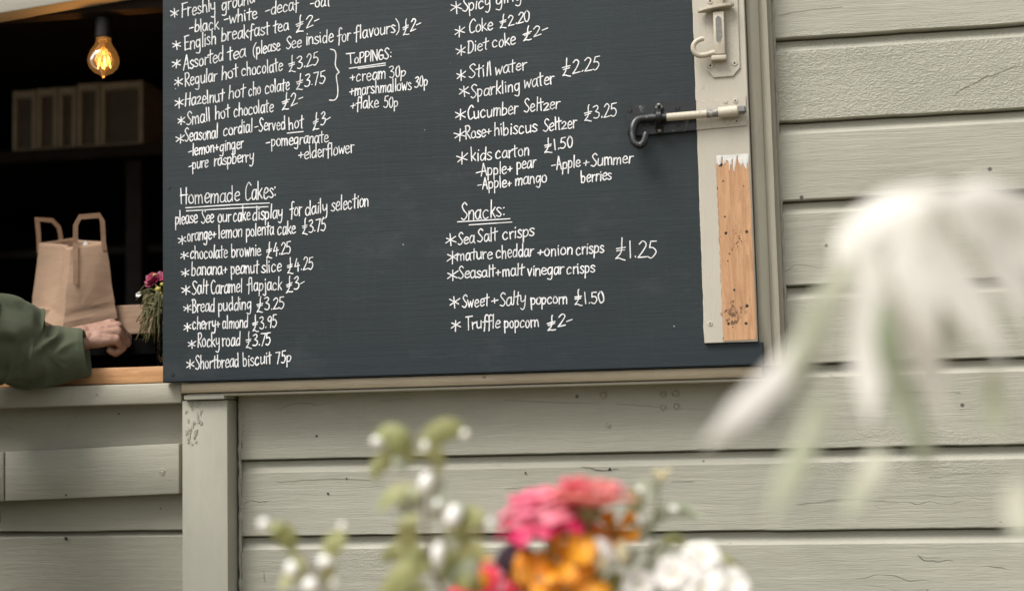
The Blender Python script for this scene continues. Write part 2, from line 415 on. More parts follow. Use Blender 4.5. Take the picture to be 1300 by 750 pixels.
# ledge under the menu board: brown worn upper strip and a thin lower one
Yl = -.061
lx0, lx1 = at(229.5, 492, Yl).x, at(968, 476, Yl).x
lzt = at(600, 475.2, Yl).z; lzm = at(600, 489.0, Yl).z
bm = bmesh.new(); box(bm, lx0, lx1, Yl, .021, lzm, lzt, .0025, 2)
obj('board_ledge', bm, M['ledge'], kiosk, True, 30)
bm = bmesh.new(); box(bm, lx0+.008, lx1+.004, Yl+.006, .0215, lzm-.0055, lzm-.0008, .0012)
obj('ledge_moulding', bm, M['cream'], kiosk)
# moulding right of the stile: an upright reeded strip
def updn(px0, y): return at(px0, y, -.04).x
mx0, mx1 = at(943, 240, -.052).x, at(989.5, 240, -.02).x
prof = [(0, .02), (0, -.050), (.006, -.054), (.012, -.054), (.0135, -.048), (.0165, -.048), (.018, -.053), (.026, -.054), (.033, -.051), (.0385, -.046), (.040, -.040),
        (.044, -.0385), (.0475, -.041), (.0535, -.041), (.0555, -.034), (.0565, -.020), (.0605, -.0185), (.0625, -.015), (.063, .02)]
sx = (mx1-mx0)/.063
bm = bmesh.new(); zz = [.5 + i*.05 for i in range(36)]; rows = []
zz = [lzt+.001 + (ROOFZ-lzt-.001)*i/40 for i in range(41)]
for z in zz:
    zc_ = at(965, 434, -.06).z
    rows.append([bm.verts.new((mx0+x*sx+.0006*noise.noise((z*11, j*.9, 0)), (y if z > zc_ else max(y, -.046))+.0005*noise.noise((z*8, j*2.3, 4)), z)) for j, (x, y) in enumerate(prof)])
for a, b in zip(rows, rows[1:]):
    for j in range(len(prof)-1): bm.faces.new((a[j], a[j+1], b[j+1], b[j]))
bm.faces.new(rows[0][::-1])
obj('door_moulding', bm, M['mould'], kiosk, True, 28)
# rough filler bead where the boards meet the moulding and post
for X, z0, z1, ph in ((mx1+.0015, lzt, ROOFZ, 0), (PX1+.0055, .3, lzm-.01, 5)):
    bm = bmesh.new(); pts = []; rr = []; z = z0
    while z < z1:
        pts.append(Vector((X+.0022*noise.noise((z*40, ph, 0)), .001+.002*noise.noise((z*31, ph, 2)), z))); rr.append(.0032+.0028*noise.noise((z*60, ph, 7))); z += .006
    tube(bm, pts, [max(.0012, r) for r in rr], 6)
    obj('filler_bead', bm, M['sage_z'], kiosk, True)
# lintel over the hatch (sags to the left)
Yt = -.020
a, b = at(-420, 88, Yt), at(170, -5, Yt)
a = Vector((a.x, Yt, a.z)); b = Vector((b.x+.12, Yt, b.z+.02))
bm = bmesh.new(); T = Vector((0, .05, 0)); Uz = Vector((0, 0, .16))
hexa(bm, [a, b, b+T, a+T, a+Uz, b+Uz, b+T+Uz, a+T+Uz], .004, 2)
obj('hatch_lintel', bm, M['lintel'], kiosk, True, 30)
# upper wall over the hatch, jambs, end wall boards
zu = [b.z+.09]
while zu[-1] < ROOFZ-.05: zu.append(zu[-1]+.139)
obj('upper_boards', siding(WX0, PX1+.004, zu, .0, .05, 21), M['sage_x'], kiosk, True, 32)
bm = bmesh.new(); box(bm, WX0, PX1, .024, .06, b.z-.03, ROOFZ); obj('wall_backing', bm, M['dark_in'], kiosk)
bm = bmesh.new(); box(bm, OPX1, PX1+.003, .025, .06, SILLZ-.02, b.z+.1); obj('hatch_jamb', bm, M['dark_in'], kiosk)
bm = bmesh.new(); box(bm, WX0, OPX0, -.01, .06, SILLZ+.01, b.z+.1, .003); obj('hatch_jamb', bm, M['sage_z'], kiosk)
# inside: floor, back, sides, ceiling
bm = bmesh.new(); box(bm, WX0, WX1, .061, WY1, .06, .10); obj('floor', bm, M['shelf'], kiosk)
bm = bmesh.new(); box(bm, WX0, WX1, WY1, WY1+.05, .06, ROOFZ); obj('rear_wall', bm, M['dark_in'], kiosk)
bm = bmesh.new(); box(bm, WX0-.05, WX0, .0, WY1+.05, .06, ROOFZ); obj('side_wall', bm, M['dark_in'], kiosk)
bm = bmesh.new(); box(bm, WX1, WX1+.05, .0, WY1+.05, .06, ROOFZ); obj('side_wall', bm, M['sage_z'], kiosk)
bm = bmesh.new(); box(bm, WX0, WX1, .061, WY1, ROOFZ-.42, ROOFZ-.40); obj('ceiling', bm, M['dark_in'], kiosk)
bm = bmesh.new()
hexa(bm, [(WX0-.2, -.14, ROOFZ+.10), (WX1+.2, -.14, ROOFZ+.10), (WX1+.2, WY1+.25, ROOFZ+.002), (WX0-.2, WY1+.25, ROOFZ+.002),
          (WX0-.2, -.14, ROOFZ+.13), (WX1+.2, -.14, ROOFZ+.13), (WX1+.2, WY1+.25, ROOFZ+.035), (WX0-.2, WY1+.25, ROOFZ+.035)])
obj('roof', bm, M['felt'], kiosk)
# counter inside, set a little above the lip; shelves on the back wall
CZ = at(130, 431, .06).z
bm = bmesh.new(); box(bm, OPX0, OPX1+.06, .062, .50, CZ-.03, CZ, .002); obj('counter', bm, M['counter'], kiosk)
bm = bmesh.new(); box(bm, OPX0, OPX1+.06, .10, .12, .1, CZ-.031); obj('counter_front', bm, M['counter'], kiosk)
YS = .85
SHZ = at(100, 190, YS).z
bm = bmesh.new(); box(bm, at(-320, 190, YS).x, at(330, 190, YS).x, YS-.03, WY1-.001, SHZ-.03, SHZ, .002); obj('shelf', bm, M['shelf'], kiosk)
z2 = at(100, 300, YS).z
bm = bmesh.new(); box(bm, at(-320, 190, YS).x, at(330, 190, YS).x, YS+.2, WY1-.001, z2-.02, z2, .002); obj('shelf', bm, M['shelf'], kiosk)
for px in (-60, 165):
    x = at(px, 300, YS).x
    bm = bmesh.new(); box(bm, x-.02, x+.02, YS+.02, YS+.06, .10, SHZ-.031); obj('shelf_upright', bm, M['shelf'], kiosk)
# nails, knots and old screw scars on the boards below the ledge
for (px, py, r) in ((402, 553, .0022), (416, 626, .002), (440, 607, .0015), (667, 600, .0016), (774, 595, .0022), (151, 525, .0016), (84, 628, .0018), (84, 683, .003), (537, 600, .0014), (204, 645, .0014)):
    bm = bmesh.new(); disc(bm, at(px, py, -.0008 if px > 300 else (-.0305 if py < 632 else .0015)), r, (0, -1, 0), 9, .0009, .3)
    obj('nail_head', bm, M['hole'], kiosk)
for (px, py, r) in ((842, 500, .0055), (858, 499, .006), (842, 517, .005), (859, 516, .0055), (766, 501, .006), (772, 540, .0045), (206, 599, .005)):
    bm = bmesh.new(); bmesh.ops.create_circle
    p = at(px, py, -.0005 if px > 300 else -.0302)
    ring = [(p + Vector((math.cos(t*math.pi/8)*r*random.uniform(.85, 1.12), 0, math.sin(t*math.pi/8)*r*random.uniform(.85, 1.12)))) for t in range(17)]
    ring[-1] = ring[0].copy()
    tube(bm, ring, .0010, 6); blob(bm, p, r*.75, .0012, r*.75, 10)
    obj('screw_scar', bm, M['sage_low'], kiosk, True)

# ================================================================ things inside the hatch
# pendant bulb
p0 = at(131.5, 50, .06); s = (at(151, 70, .06)-at(113, 70, .06)).length/38     # metres per photo pixel there
bulb = thing('pendant_bulb', 'lit amber filament light bulb hanging on a black cord in the hatch', 'light bulb', at(131.5, 98, .06))
bm = bmesh.new(); tube(bm, [at(131.5, -30, .06), at(131.5, -8, .06), at(131, 10, .06), at(130.5, 24, .06)], .0026, 8)
M['black'] = plain('black_bakelite', (.012, .012, .012), .45, 0, .2, .06)
obj('cord', bm, M['black'], bulb, True)
c = at(131.5, 22, .06); zz = lambda y: at(131.5, y, .06).z - c.z
bm = bmesh.new(); lathe(bm, [(.001, zz(20)), (5*s, zz(21)), (10*s, zz(24)), (10.5*s, zz(30)), (10.5*s, zz(48)), (9*s, zz(49.5)), (.001, zz(49.5))], c, 24)
obj('socket', bm, M['black'], bulb, True, 40)
k = NT('amber_glass'); k.t.nodes.remove(k.b)
tr = k.n('BsdfTransparent'); tr.inputs[0].default_value = (1, .66, .28, 1); gl = k.n('BsdfGlossy'); gl.inputs['Roughness'].default_value = .03
fr = k.n('Fresnel'); fr.inputs[0].default_value = 1.45; mx = k.n('MixShader'); k.l(fr.outputs[0], mx.inputs[0]); k.l(tr.outputs[0], mx.inputs[1]); k.l(gl.outputs[0], mx.inputs[2]); em = k.n('Emission'); em.inputs[0].default_value = (1, .42, .10, 1); em.inputs[1].default_value = .09; ad = k.n('AddShader'); k.l(mx.outputs[0], ad.inputs[0]); k.l(em.outputs[0], ad.inputs[1]); k.l(ad.outputs[0], k.out.inputs[0])
M['amber'] = k.m
bm = bmesh.new(); lathe(bm, [(8.5*s, zz(49)), (8.8*s, zz(53)), (10.5*s, zz(58)), (15*s, zz(65)), (18*s, zz(73)), (18.5*s, zz(79)), (16.5*s, zz(86)), (11*s, zz(92)), (4*s, zz(95.5)), (1.6*s, zz(98.5)), (.4*s, zz(100))], c, 32)
obj('glass_bulb', bm, M['amber'], bulb, True)
k = NT('glowing_filament'); k.b.inputs['Emission Color'].default_value = (1, .62, .22, 1); k.b.inputs['Emission Strength'].default_value = 6; k.col((.3, .15, .05)); M['filament'] = k.m
bm = bmesh.new(); pts = []
for i, (dx, y, dy) in enumerate(((-8, 88, .3), (-7, 73, .6), (-4, 86, 1), (-1, 74, .6), (1, 88, 0), (3, 74, -.6), (6, 86, -1), (7.5, 73, -.5), (9, 87, 0))):
    q = at(131.5+dx, y, .06); pts.append(q+Vector((0, dy*6*s, 0)))
tube(bm, pts, .0007, 6); obj('filament', bm, M['filament'], bulb, True)
bm = bmesh.new(); tube(bm, [at(131.5, 52, .06), at(131.5, 70, .06)], [.004, .0016], 8); obj('glass_stem', bm, plain('stem_glass', (.35, .22, .06), .2), bulb, True)
pl = bpy.data.lights.new('bulb_light', 'POINT'); po = bpy.data.objects.new('bulb_light', pl); COL.objects.link(po); po.parent = bulb
pl.energy = .38; pl.color = (1, .62, .28); pl.shadow_soft_size = .02; po.location = at(131.5, 80, .06)-Vector(bulb.location)

# five boxes on the shelf
M['boxframe'] = plain('pale_box_wood', (.60, .54, .50), .7, 0, .15, .3, 30)
M['boxface'] = plain('dull_box_face', (.16, .15, .145), .7, 0, .2, .3, 14)
lab = ['pale narrow wooden box at the left end of the dark shelf', 'pale narrow wooden box second along the shelf, beside the leftmost one',
       'pale narrow wooden box in the middle of the row of five', 'taller narrow wooden box left of the wide one under the bulb', 'widest wooden box at the right end of the shelf, under the bulb']
for i, (x0, x1, yt, yb) in enumerate(((16, 45, 115, 194), (47, 72, 112, 193), (74, 96, 110.5, 191), (98.5, 126, 105.5, 188), (128, 181, 103.5, 184))):
    Yb = YS
    X0, X1 = at(x0, 150, Yb).x, at(x1, 150, Yb).x; Z0, Z1 = SHZ+.001, at((x0+x1)/2, yt, Yb).z
    bx = thing('storage_box', lab[i], 'box', ((X0+X1)/2, Yb, Z0), 'wooden boxes on the shelf')
    fw = .010
    bm = bmesh.new()
    box(bm, X0, X0+fw, Yb, Yb+.16, Z0, Z1, .001); box(bm, X1-fw, X1, Yb, Yb+.16, Z0, Z1, .001)
    box(bm, X0+fw, X1-fw, Yb+.001, Yb+.16, Z1-.018, Z1-.001, .001); box(bm, X0+fw, X1-fw, Yb+.001, Yb+.16, Z0, Z0+.010, .001)
    obj('frame', bm, M['boxframe'], bx)
    bm = bmesh.new(); box(bm, X0+fw+.0005, X1-fw-.0005, Yb+.014, Yb+.15, Z0+.011, Z1-.019); obj('face_panel', bm, M['boxface'], bx)

# low open wooden crate on the counter
cr = thing('wooden_crate', 'low plain wooden crate standing on the counter behind the paper bag', 'crate', (at(100, 420, .17).x, .17, CZ+.001))
X0, X1 = at(34, 405, .13).x, at(195.5, 405, .13).x; zc0, zc1 = at(170, 424, .13).z, at(170, 387, .13).z
for nm, bxs in (('front_board', (X0, X1, .13, .142)), ('rear_board', (X0, X1, .30, .312)), ('end_board', (X0, X0+.012, .1425, .2995)), ('end_board', (X1-.012, X1, .1425, .2995))):
    bm = bmesh.new(); box(bm, *bxs, zc0, zc1, .0015); obj(nm, bm, M['crate'], cr)
bm = bmesh.new(); box(bm, X0+.013, X1-.013, .143, .299, zc0+.001, zc0+.008); obj('bottom_board', bm, M['crate'], cr)

# paper carrier bag
bag = thing('paper_bag', 'brown paper carrier bag with two flat handles held in the hatch', 'paper bag', at(95, 415, .1))
def kraft(name, c):
    k = NT(name); f = k.noise(k.mapping((1, 1, 8)), 18, 4); g = k.noise(k.tc, 9, 4); v = k.vor(k.mapping((1, 1, .7)), 16)
    h = k.math('ADD', k.math('MULTIPLY', g, 2.0), k.math('MULTIPLY', k.rng(v, 0, .25), .5)); h = k.math('ADD', h, k.math('MULTIPLY', f, .2))
    k.col(k.mix(k.rng(f, .3, .7), tuple(x*.93 for x in c), tuple(x*1.06 for x in c))); k.rough(.7); k.bump(h, .35, .004); k.b.inputs['Specular IOR Level'].default_value = .3
    return k.m
M['kraft'] = kraft('kraft_paper', (.315, .208, .137)); M['kraft2'] = kraft('kraft_handle_paper', (.27, .165, .10))
A = at(50, 308.5, .185); B = at(90, 313.5, .085); C = at(134.5, 306.5, .12); Dn = A+C-B
a0 = at(38.5, 397, .20); b0 = at(80, 419, .062); c0 = at(148, 404, .115); dn0 = a0+c0-b0
def lerp(p, q, t): return p+(q-p)*t
bm = bmesh.new(); NU, NV = 14, 22; top = [A, B, C, Dn]; bot = [a0, b0, c0, dn0]; rows = []
for v in range(NV+1):
    t = v/NV; ring = []
    for s_ in range(4):
        for u in range(NU):
            q = u/NU
            p = lerp(lerp(bot[s_], bot[(s_+1) % 4], q), lerp(top[s_], top[(s_+1) % 4], q), t)
            cen = lerp(sum(bot, Vector())/4, sum(top, Vector())/4, t); inw = (cen-p); inw.z = 0; inw.normalize()
            e = math.sin(q*math.pi)
            if s_ in (0, 2): p = p + inw*(.026*(1-abs(2*q-1))*(t**.8)) - inw*.004*(1-t)*e         # gusset folds in towards the top
            else: p = p - inw*(.005*e*math.sin(t*math.pi*.9)) 
            if abs(t-.16) < .03: p = p + inw*.0016                                               # crease above the base
            p = p + Vector((noise.noise(p*22), noise.noise(p*22+Vector((9, 3, 1))), 0))*.0016
            ring.append(bm.verts.new(p))
    rows.append(ring)
n4 = 4*NU
for a, b in zip(rows, rows[1:]):
    for j in range(n4): bm.faces.new((a[j], a[(j+1) % n4], b[(j+1) % n4], b[j]))
bm.faces.new(rows[0][::-1])
bo = obj('bag_body', bm, M['kraft'], bag, True, 13)
sm = bo.modifiers.new('paper', 'SOLIDIFY'); sm.thickness = .0006
def strap(pts, wdt, out):
    bm = bmesh.new(); P = pts; n = len(P); L = []; Rr = []
    nrm = out.normalized()
    for i in range(n):
        t = (P[min(i+1, n-1)]-P[max(0, i-1)]).normalized(); sd_ = t.cross(nrm).normalized()
        mit = 1.0
        if 0 < i < n-1:
            t1 = (P[i]-P[i-1]).normalized(); t2 = (P[i+1]-P[i]).normalized(); mit = 1/max(.5, math.cos(t1.angle(t2)/2))
        L.append(P[i]+sd_*wdt/2*mit); Rr.append(P[i]-sd_*wdt/2*mit)
    f = [[bm.verts.new(x+nrm*h) for x in Q] for Q in (L, Rr) for h in (.0008, -.0002)]
    for i in range(n-1):
        bm.faces.new((f[0][i], f[0][i+1], f[2][i+1], f[2][i])); bm.faces.new((f[1][i], f[3][i], f[3][i+1], f[1][i+1]))
        bm.faces.new((f[0][i], f[1][i], f[1][i+1], f[0][i+1])); bm.faces.new((f[2][i], f[2][i+1], f[3][i+1], f[3][i]))
    return bm
nf = (C-B).cross(Vector((0, 0, 1))).normalized()
if nf.y > 0: nf = -nf
def onp(px, py, O, n): r = ray(px, py); return EYE + r*((O-EYE).dot(n)/r.dot(n))
Of = lerp(B, C, .5)+nf*.004
fp = [onp(x, y, Of, nf) for x, y in ((95.0, 362), (95.2, 330), (95.6, 309), (96, 286), (101.5, 275.5), (126, 273.5), (130, 281), (131.5, 308), (133, 318))]
for i, q in enumerate((0, 1)): fp[i] = fp[i] + nf*(.012-.006*i)
fp[-1] -= nf*.0
obj('handle', strap(fp, .0088, nf), M['kraft2'], bag)
Ob = lerp(A, Dn, .5)-nf*.002
bp = [onp(x, y, Ob, nf) for x, y in ((50.0, 322), (49.0, 300), (47.2, 278.5), (66.5, 280), (74.5, 288.5), (77, 300), (77.5, 330))]
obj('handle', strap(bp, .0085, nf), M['kraft2'], bag)
bm = bmesh.new(); q = at(108, 311, .12)
vs = [bm.verts.new(q+Vector(v)) for v in ((-.012, 0, -.03), (.012, .003, -.03), (.0035, .001, .004), (-.001, 0, .0075), (-.004, 0, .002))]
bm.faces.new(vs); r_ = bmesh.ops.extrude_face_region(bm, geom=bm.faces[:]); bmesh.ops.translate(bm, verts=[v for v in r_['geom'] if isinstance(v, bmesh.types.BMVert)], vec=(0, .003, 0))
tag(rebase(obj('paper_napkin', bm, plain('white_napkin', (.75, .74, .72), .8))), 'white paper napkin tip sticking out of the top of the paper bag', 'napkin')
# ================================================================ the menu board (a hatch shutter)
YP = -.066
def slate():
    k = NT('slate_board_paint')
    nz = k.noise(k.mapping((1, 1, 1)), 6, 2)
    fine = k.noise(k.mapping((2.0, 20, 34)), 16, 5, .6); br = k.noise(k.mapping((.9, 8, 20), (4, 0, 2)), 8, 3)
    cross = k.noise(k.mapping((30, 8, 1.5), (1, 0, 5)), 6, 3); big = k.noise(k.mapping((1, 1, 1.4)), 2.6, 4, .6)
    c = (.0172, .0240, .0262)
    col = k.mix(k.rng(big, .3, .7), tuple(x*.84 for x in c), tuple(x*1.14 for x in c))
    col = k.mix(k.math('MULTIPLY', k.rng(fine, .55, .75), .35), col, (.029, .036, .038))
    col = k.mix(k.math('MULTIPLY', k.rng(cross, .55, .72), .16), col, (.034, .041, .043))
    # navy coat showing along the lower edge
    sx = k.n('SeparateXYZ'); k.l(k.tc, sx.inputs[0])
    low = k.math('ADD', sx.outputs['Z'], k.math('MULTIPLY', br, .09))
    col = k.mix(k.rng(low, .14, .03, 0, .8), col, (.014, .021, .027))
    sm = k.noise(k.mapping((1, 1, 2.2), (8, 0, 3)), 5, 5, .7)
    col = k.mix(k.math('MULTIPLY', k.rng(sm, .55, .78), .42), col, (.065, .07, .07))
    spk = k.math('MULTIPLY', k.rng(k.vor(k.tc, 26, 'F1'), .022, .034, 1, 0), k.rng(k.noise(k.tc, 9, 1), .58, .60))
    col = k.mix(spk, col, (.38, .40, .40))
    spk2 = k.math('MULTIPLY', k.rng(k.vor(k.mapping((1, 1, 1), (.4, 0, .3)), 15, 'F1'), .03, .045, 1, 0), k.rng(k.noise(k.mapping((1, 1, 1), (3, 0, 0)), 7, 1), .57, .59))
    col = k.mix(spk2, col, (.008, .009, .010))
    k.col(col); k.rough(k.rng(big, .3, .7, .50, .62)); k.b.inputs['Specular IOR Level'].default_value = .30
    k.bump(k.math('ADD', k.math('MULTIPLY', fine, .8), k.math('ADD', br, k.math('MULTIPLY', cross, .4))), .34, .0009)
    return k.m
M['slate'] = slate(); M['slate_edge'] = M['slate']
bx0 = at(206.2, 244, YP).x; bz0 = lzt+.0012
sx0, sx1 = at(886.5, 217, YP-.006).x, at(953.5, 217, YP-.006).x
nx1 = at(970, 450, YP).x; sz0 = at(928, 434, YP-.006).z
bz1 = 1.96
board = thing('menu_board', 'dark slate painted shutter lettered in white with the drinks, cakes and snacks menu', 'menu board', ((bx0+nx1)/2, YP+.009, bz0))
bm = bmesh.new(); prof = [(bx0, bz0), (nx1, bz0), (nx1, sz0-.0015), (sx1-.004, sz0-.0015), (sx1-.004, bz1), (bx0, bz1)]
fv = [bm.verts.new((x, YP, z)) for x, z in prof]; bk = [bm.verts.new((x, YP+.018, z)) for x, z in prof]
bm.faces.new(fv); bm.faces.new(bk[::-1])
for i in range(6): bm.faces.new((fv[i], bk[i], bk[(i+1) % 6], fv[(i+1) % 6]))
bmesh.ops.bevel(bm, geom=[e for e in bm.edges if abs(e.verts[0].co.y-e.verts[1].co.y) < 1e-6 and e.verts[0].co.y < YP+.001], offset=.0022, segments=2, affect='EDGES')
bmesh.ops.recalc_face_normals(bm, faces=bm.faces)
obj('panel', bm, M['slate'], board, True, 25)
bm = bmesh.new(); N = 60
zsl = [sz0+(bz1-sz0)*i/N for i in range(N+1)]; rows = []
for z in zsl:
    e = .0010*noise.noise((z*45, 2, 0))+.0008*noise.noise((z*140, 5, 0)) - (.0022 if .30 < (z-sz0) < .305 else 0)
    if z-sz0 < .06: e += .0012*noise.noise((z*300, 1, 1))
    rows.append([bm.verts.new(p) for p in ((sx0+e, YP-.0005, z), (sx0+e, YP-.0048, z), (sx0+e+.0014, YP-.006, z), (sx1-.0015, YP-.006, z), (sx1, YP-.0045, z), (sx1, YP+.018, z))])
for a, b in zip(rows, rows[1:]):
    for j in range(5): bm.faces.new((a[j], a[j+1], b[j+1], b[j]))
bm.faces.new(rows[0][::-1])
stile = obj('stile', bm, M['cream'], board, True, 30); stile['label'] = 'cream painted upright at the right edge of the board'
YS2 = YP-.006
# strip of bare wood on the stile
L, Rr = [], []
n = 70
for i in range(n+1):
    t = i/n; y = 203+(432.6-203)*t
    jl = 1.3*noise.noise((i*.55, 1, 0))+1.0*noise.noise((i*1.7, 4, 0)); jr = .8*noise.noise((i*.6, 9, 0))+.6*noise.noise((i*1.9, 12, 0))
    L.append(at(909.0+(918.4-909.0)*t+jl, y, YS2-.0012)); Rr.append(at(950.5+(960.6-950.5)*t+jr, y-2, YS2-.0012))
bm = bmesh.new(); fl = [bm.verts.new(p) for p in L]; fr_ = [bm.verts.new(p) for p in Rr]
bl = [bm.verts.new(p+Vector((0, .001, 0))) for p in L]; br_ = [bm.verts.new(p+Vector((0, .001, 0))) for p in Rr]
for i in range(n):
    bm.faces.new((fl[i], fr_[i], fr_[i+1], fl[i+1])); bm.faces.new((bl[i], fl[i], fl[i+1], bl[i+1])); bm.faces.new((fr_[i], br_[i], br_[i+1], fr_[i+1]))
bm.faces.new((fl[0], bl[0], br_[0], fr_[0]))
bmesh.ops.recalc_face_normals(bm, faces=bm.faces)
patch = obj('bare_wood_patch', bm, M['bare'], board); patch['label'] = 'strip of bare orange pine with nail holes on the cream stile'
bm = bmesh.new(); tube(bm, [p+Vector((.0003, .0008, 0)) for p in L], [max(.0002, .0011*(.4+noise.noise((i*.5, 6, 0)))) for i in range(len(L))], 6); obj('strip_seam', bm, M['stain'] if 'stain' in M else M['hole'], board, True)
M['white_rag'] = plain('torn_white_paint', (.60, .58, .54), .6, 0, .12, .5, 90)
M['stain'] = plain('rot_stain', (.16, .085, .045), .8, 0, .5, .5, 160)
M['stain2'] = plain('pale_stain', (.36, .20, .105), .8, 0, .3, .4, 120)
bm = bmesh.new(); random.seed(11)
def shard(bm, px, py, ln, wd, ang, Y, h=.0007):
    c = at(px, py, Y); m_ = .00131; u = Vector((math.cos(ang), 0, math.sin(ang))); v = Vector((-u.z, 0, u.x)); pts = []
    nn = 11
    for i in range(nn):
        a = 2*math.pi*i/nn; r = random.uniform(.55, 1.1)
        pts.append(bm.verts.new(c+u*math.cos(a)*ln*m_*r+v*math.sin(a)*wd*m_*r+Vector((0, -random.uniform(.3, 1)*h, 0))))
    f = bm.faces.new(pts)
    r_ = bmesh.ops.extrude_face_region(bm, geom=[f]); bmesh.ops.translate(bm, verts=[x for x in r_['geom'] if isinstance(x, bmesh.types.BMVert)], vec=(0, .0012, 0))
# paint still clinging to the top of the strip, with a torn lower edge
NX = 64; up_, lo_ = [], []
for i in range(NX+1):
    x = 909.5+(950.5-909.5)*i/NX
    fing = 10 + 17*noise.noise((i*.13, 3, 0)) + 12*noise.noise((i*.33, 8, 0)) + 2.5*noise.noise((i*1.5, 2, 0)) + 7*max(0, (i-36)/28)
    y0 = 197.5 - 2.5*i/NX + 1.6*noise.noise((i*.8, 5, 5))
    up_.append((x, y0)); lo_.append((x+1.5*noise.noise((i*.7, 1, 2)), y0+max(1.2, fing)))
def ragged(up_, lo_, Y, th):
    bm = bmesh.new(); a_ = [bm.verts.new(at(x, y, Y-th*(.5+.5*noise.noise((x*.5, y*.5, 0))))) for x, y in up_]
    m_ = [bm.verts.new(at(lerp(p[0], q[0], .6), lerp(p[1], q[1], .6), Y-th*(.7+.9*noise.noise((p[0]*.6, 3, 1))))) for p, q in zip(up_, lo_)]
    b_ = [bm.verts.new(at(x, y, Y-.0001)) for x, y in lo_]
    for r0, r1 in ((a_, m_), (m_, b_)):
        for i in range(len(r0)-1): bm.faces.new((r0[i], r0[i+1], r1[i+1], r1[i]))
    bmesh.ops.recalc_face_normals(bm, faces=bm.faces); return bm
obj('torn_paint', ragged(up_, lo_, YS2-.0016, .0006), M['white_rag'], board)
bm.free()
def specks(name, n, cx, cy, sx_, sy_, r0, r1, mat):
    bm = bmesh.new()
    for _ in range(n):
        x, y = random.gauss(cx, sx_), random.gauss(cy, sy_)
        if not (912 < x < 957 and 215 < y < 429): continue
        shard(bm, x, y, random.uniform(r0, r1), random.uniform(r0, r1)*.6, random.uniform(.9, 2.2), YS2-.0013-random.uniform(0, .0003), .0002)
    bmesh.ops.recalc_face_normals(bm, faces=bm.faces); obj(name, bm, M[mat], board)
specks('rot_stain', 46, 931, 401, 4.5, 8, .8, 3.0, 'stain'); specks('rot_stain', 30, 937, 394, 7, 6, .7, 2.4, 'stain2'); specks('worm_marks', 34, 934, 307, 7, 10, .35, 1.0, 'stain'); specks('worm_marks', 26, 934, 330, 12, 70, .3, .8, 'stain2')
for px, py, r in ((915, 209.5, 2.3), (946, 207, 2.0), (921.5, 296, 2.1), (948, 294, 2.0), (925, 410.5, 1.9), (947, 410.5, 1.9), (918, 230, 1.1), (920, 275, 1.2), (932, 368, 1.4), (939, 303, 1.0), (935, 309, .9), (941, 306, .8), (936.5, 313, .8), (926, 322, 1), (929, 317, .8), (924, 331, .9), (938, 300, .7), (948, 388, 2.2), (934, 296, .7), (944, 236, .8)):
    bm = bmesh.new(); disc(bm, at(px, py, YS2-.0012), r*.00131, (0, -1, 0), 10, .0004, .25); obj('nail_hole', bm, M['hole'], board)
for px, py in ((901.5, 410.5),):
    bm = bmesh.new(); disc(bm, at(px, py, YS2), .0042, (0, -1, 0), 16, .0012); h_ = obj('screw', bm, M['cream'], board, True, 30)
    bm = bmesh.new(); disc(bm, at(px, py, YS2-.0012), .0014, (0, -1, 0), 10, .0004); obj('screw_slot', bm, M['hole'], h_)
for px, py in ((214.5, 238.0), (219.5, 475.0)):
    bm = bmesh.new(); disc(bm, at(px, py, YP), .0034, (0, -1, 0), 14, .0008); obj('screw', bm, plain('slate_screw', (.02, .024, .026), .4, .3), board, True, 30)

# ---- bolts
M['iron'] = worn_metal('black_painted_iron', (.0065, .0075, .008), (.095, .10, .10), .60, .30)
M['ivory'] = worn_metal('cream_painted_iron', (.45, .40, .31), (.16, .085, .05), .63, .42)
M['ivory_flat'] = worn_metal('cream_painted_plate', (.42, .382, .312), (.28, .20, .14), .72, .45)
M['steel'] = worn_metal('grey_worn_steel', (.15, .145, .135), (.34, .30, .24), .54, .38)
mm = .00131
def plate(bm, pxs, Y0, Y1, bev=.0008):
    f = [bm.verts.new(at(x, y, Y1)) for x, y in pxs]; b = [bm.verts.new(Vector((v.co.x, Y0, v.co.z))) for v in f]; n = len(f)
    bm.faces.new(f); bm.faces.new(b[::-1])
    for i in range(n): bm.faces.new((f[i], b[i], b[(i+1) % n], f[(i+1) % n]))
    bmesh.ops.recalc_face_normals(bm, faces=bm.faces)
    if bev: bmesh.ops.bevel(bm, geom=[e for e in bm.edges if abs(e.verts[0].co.y-Y1) < 1e-6 and abs(e.verts[1].co.y-Y1) < 1e-6], offset=bev, segments=2, affect='EDGES')
Yq = YP-.0085
bolt = thing('slide_bolt', 'horizontal sliding bolt, half black and half cream, with a curled handle on the board edge', 'bolt', at(875, 150, Yq))
bm = bmesh.new(); plate(bm, [(795.5, 137), (805, 134.5), (883.3, 127.0), (883.9, 165.2), (806, 172.5), (796.5, 170)], YP-.0003, Yq); obj('back_plate', bm, M['iron'], bolt, True, 30)
bm = bmesh.new(); plate(bm, [(883.7, 127.0), (947, 121.5), (948.2, 159.5), (884.3, 165.2)], YP-.0064, Yq); q = obj('back_plate', bm, M['ivory_flat'], bolt, True, 30); q['label'] = 'cream painted end of the bolt plate'
Yr = Yq-.011
bm = bmesh.new(); tube(bm, [at(846, 149.2, Yr), at(884, 146, Yr), at(912.5, 143.4, Yr)], [.0066, .0066, .0066], 18); obj('rod', bm, M['ivory'], bolt, True, 40)
bm = bmesh.new(); tube(bm, [at(897, 144.9, Yr), at(911.6, 143.5, Yr)], .0069, 18); q = obj('rod_wear', bm, M['steel'], bolt, True, 40)
bm = bmesh.new(); tube(bm, [at(911.8, 143.4, Yr), at(913, 143.3, Yr), at(936, 140.8, Yr), at(937, 140.7, Yr)], [.0078, .0090, .0092, .0078], 20); obj('end_sleeve', bm, M['ivory'], bolt, True, 40)
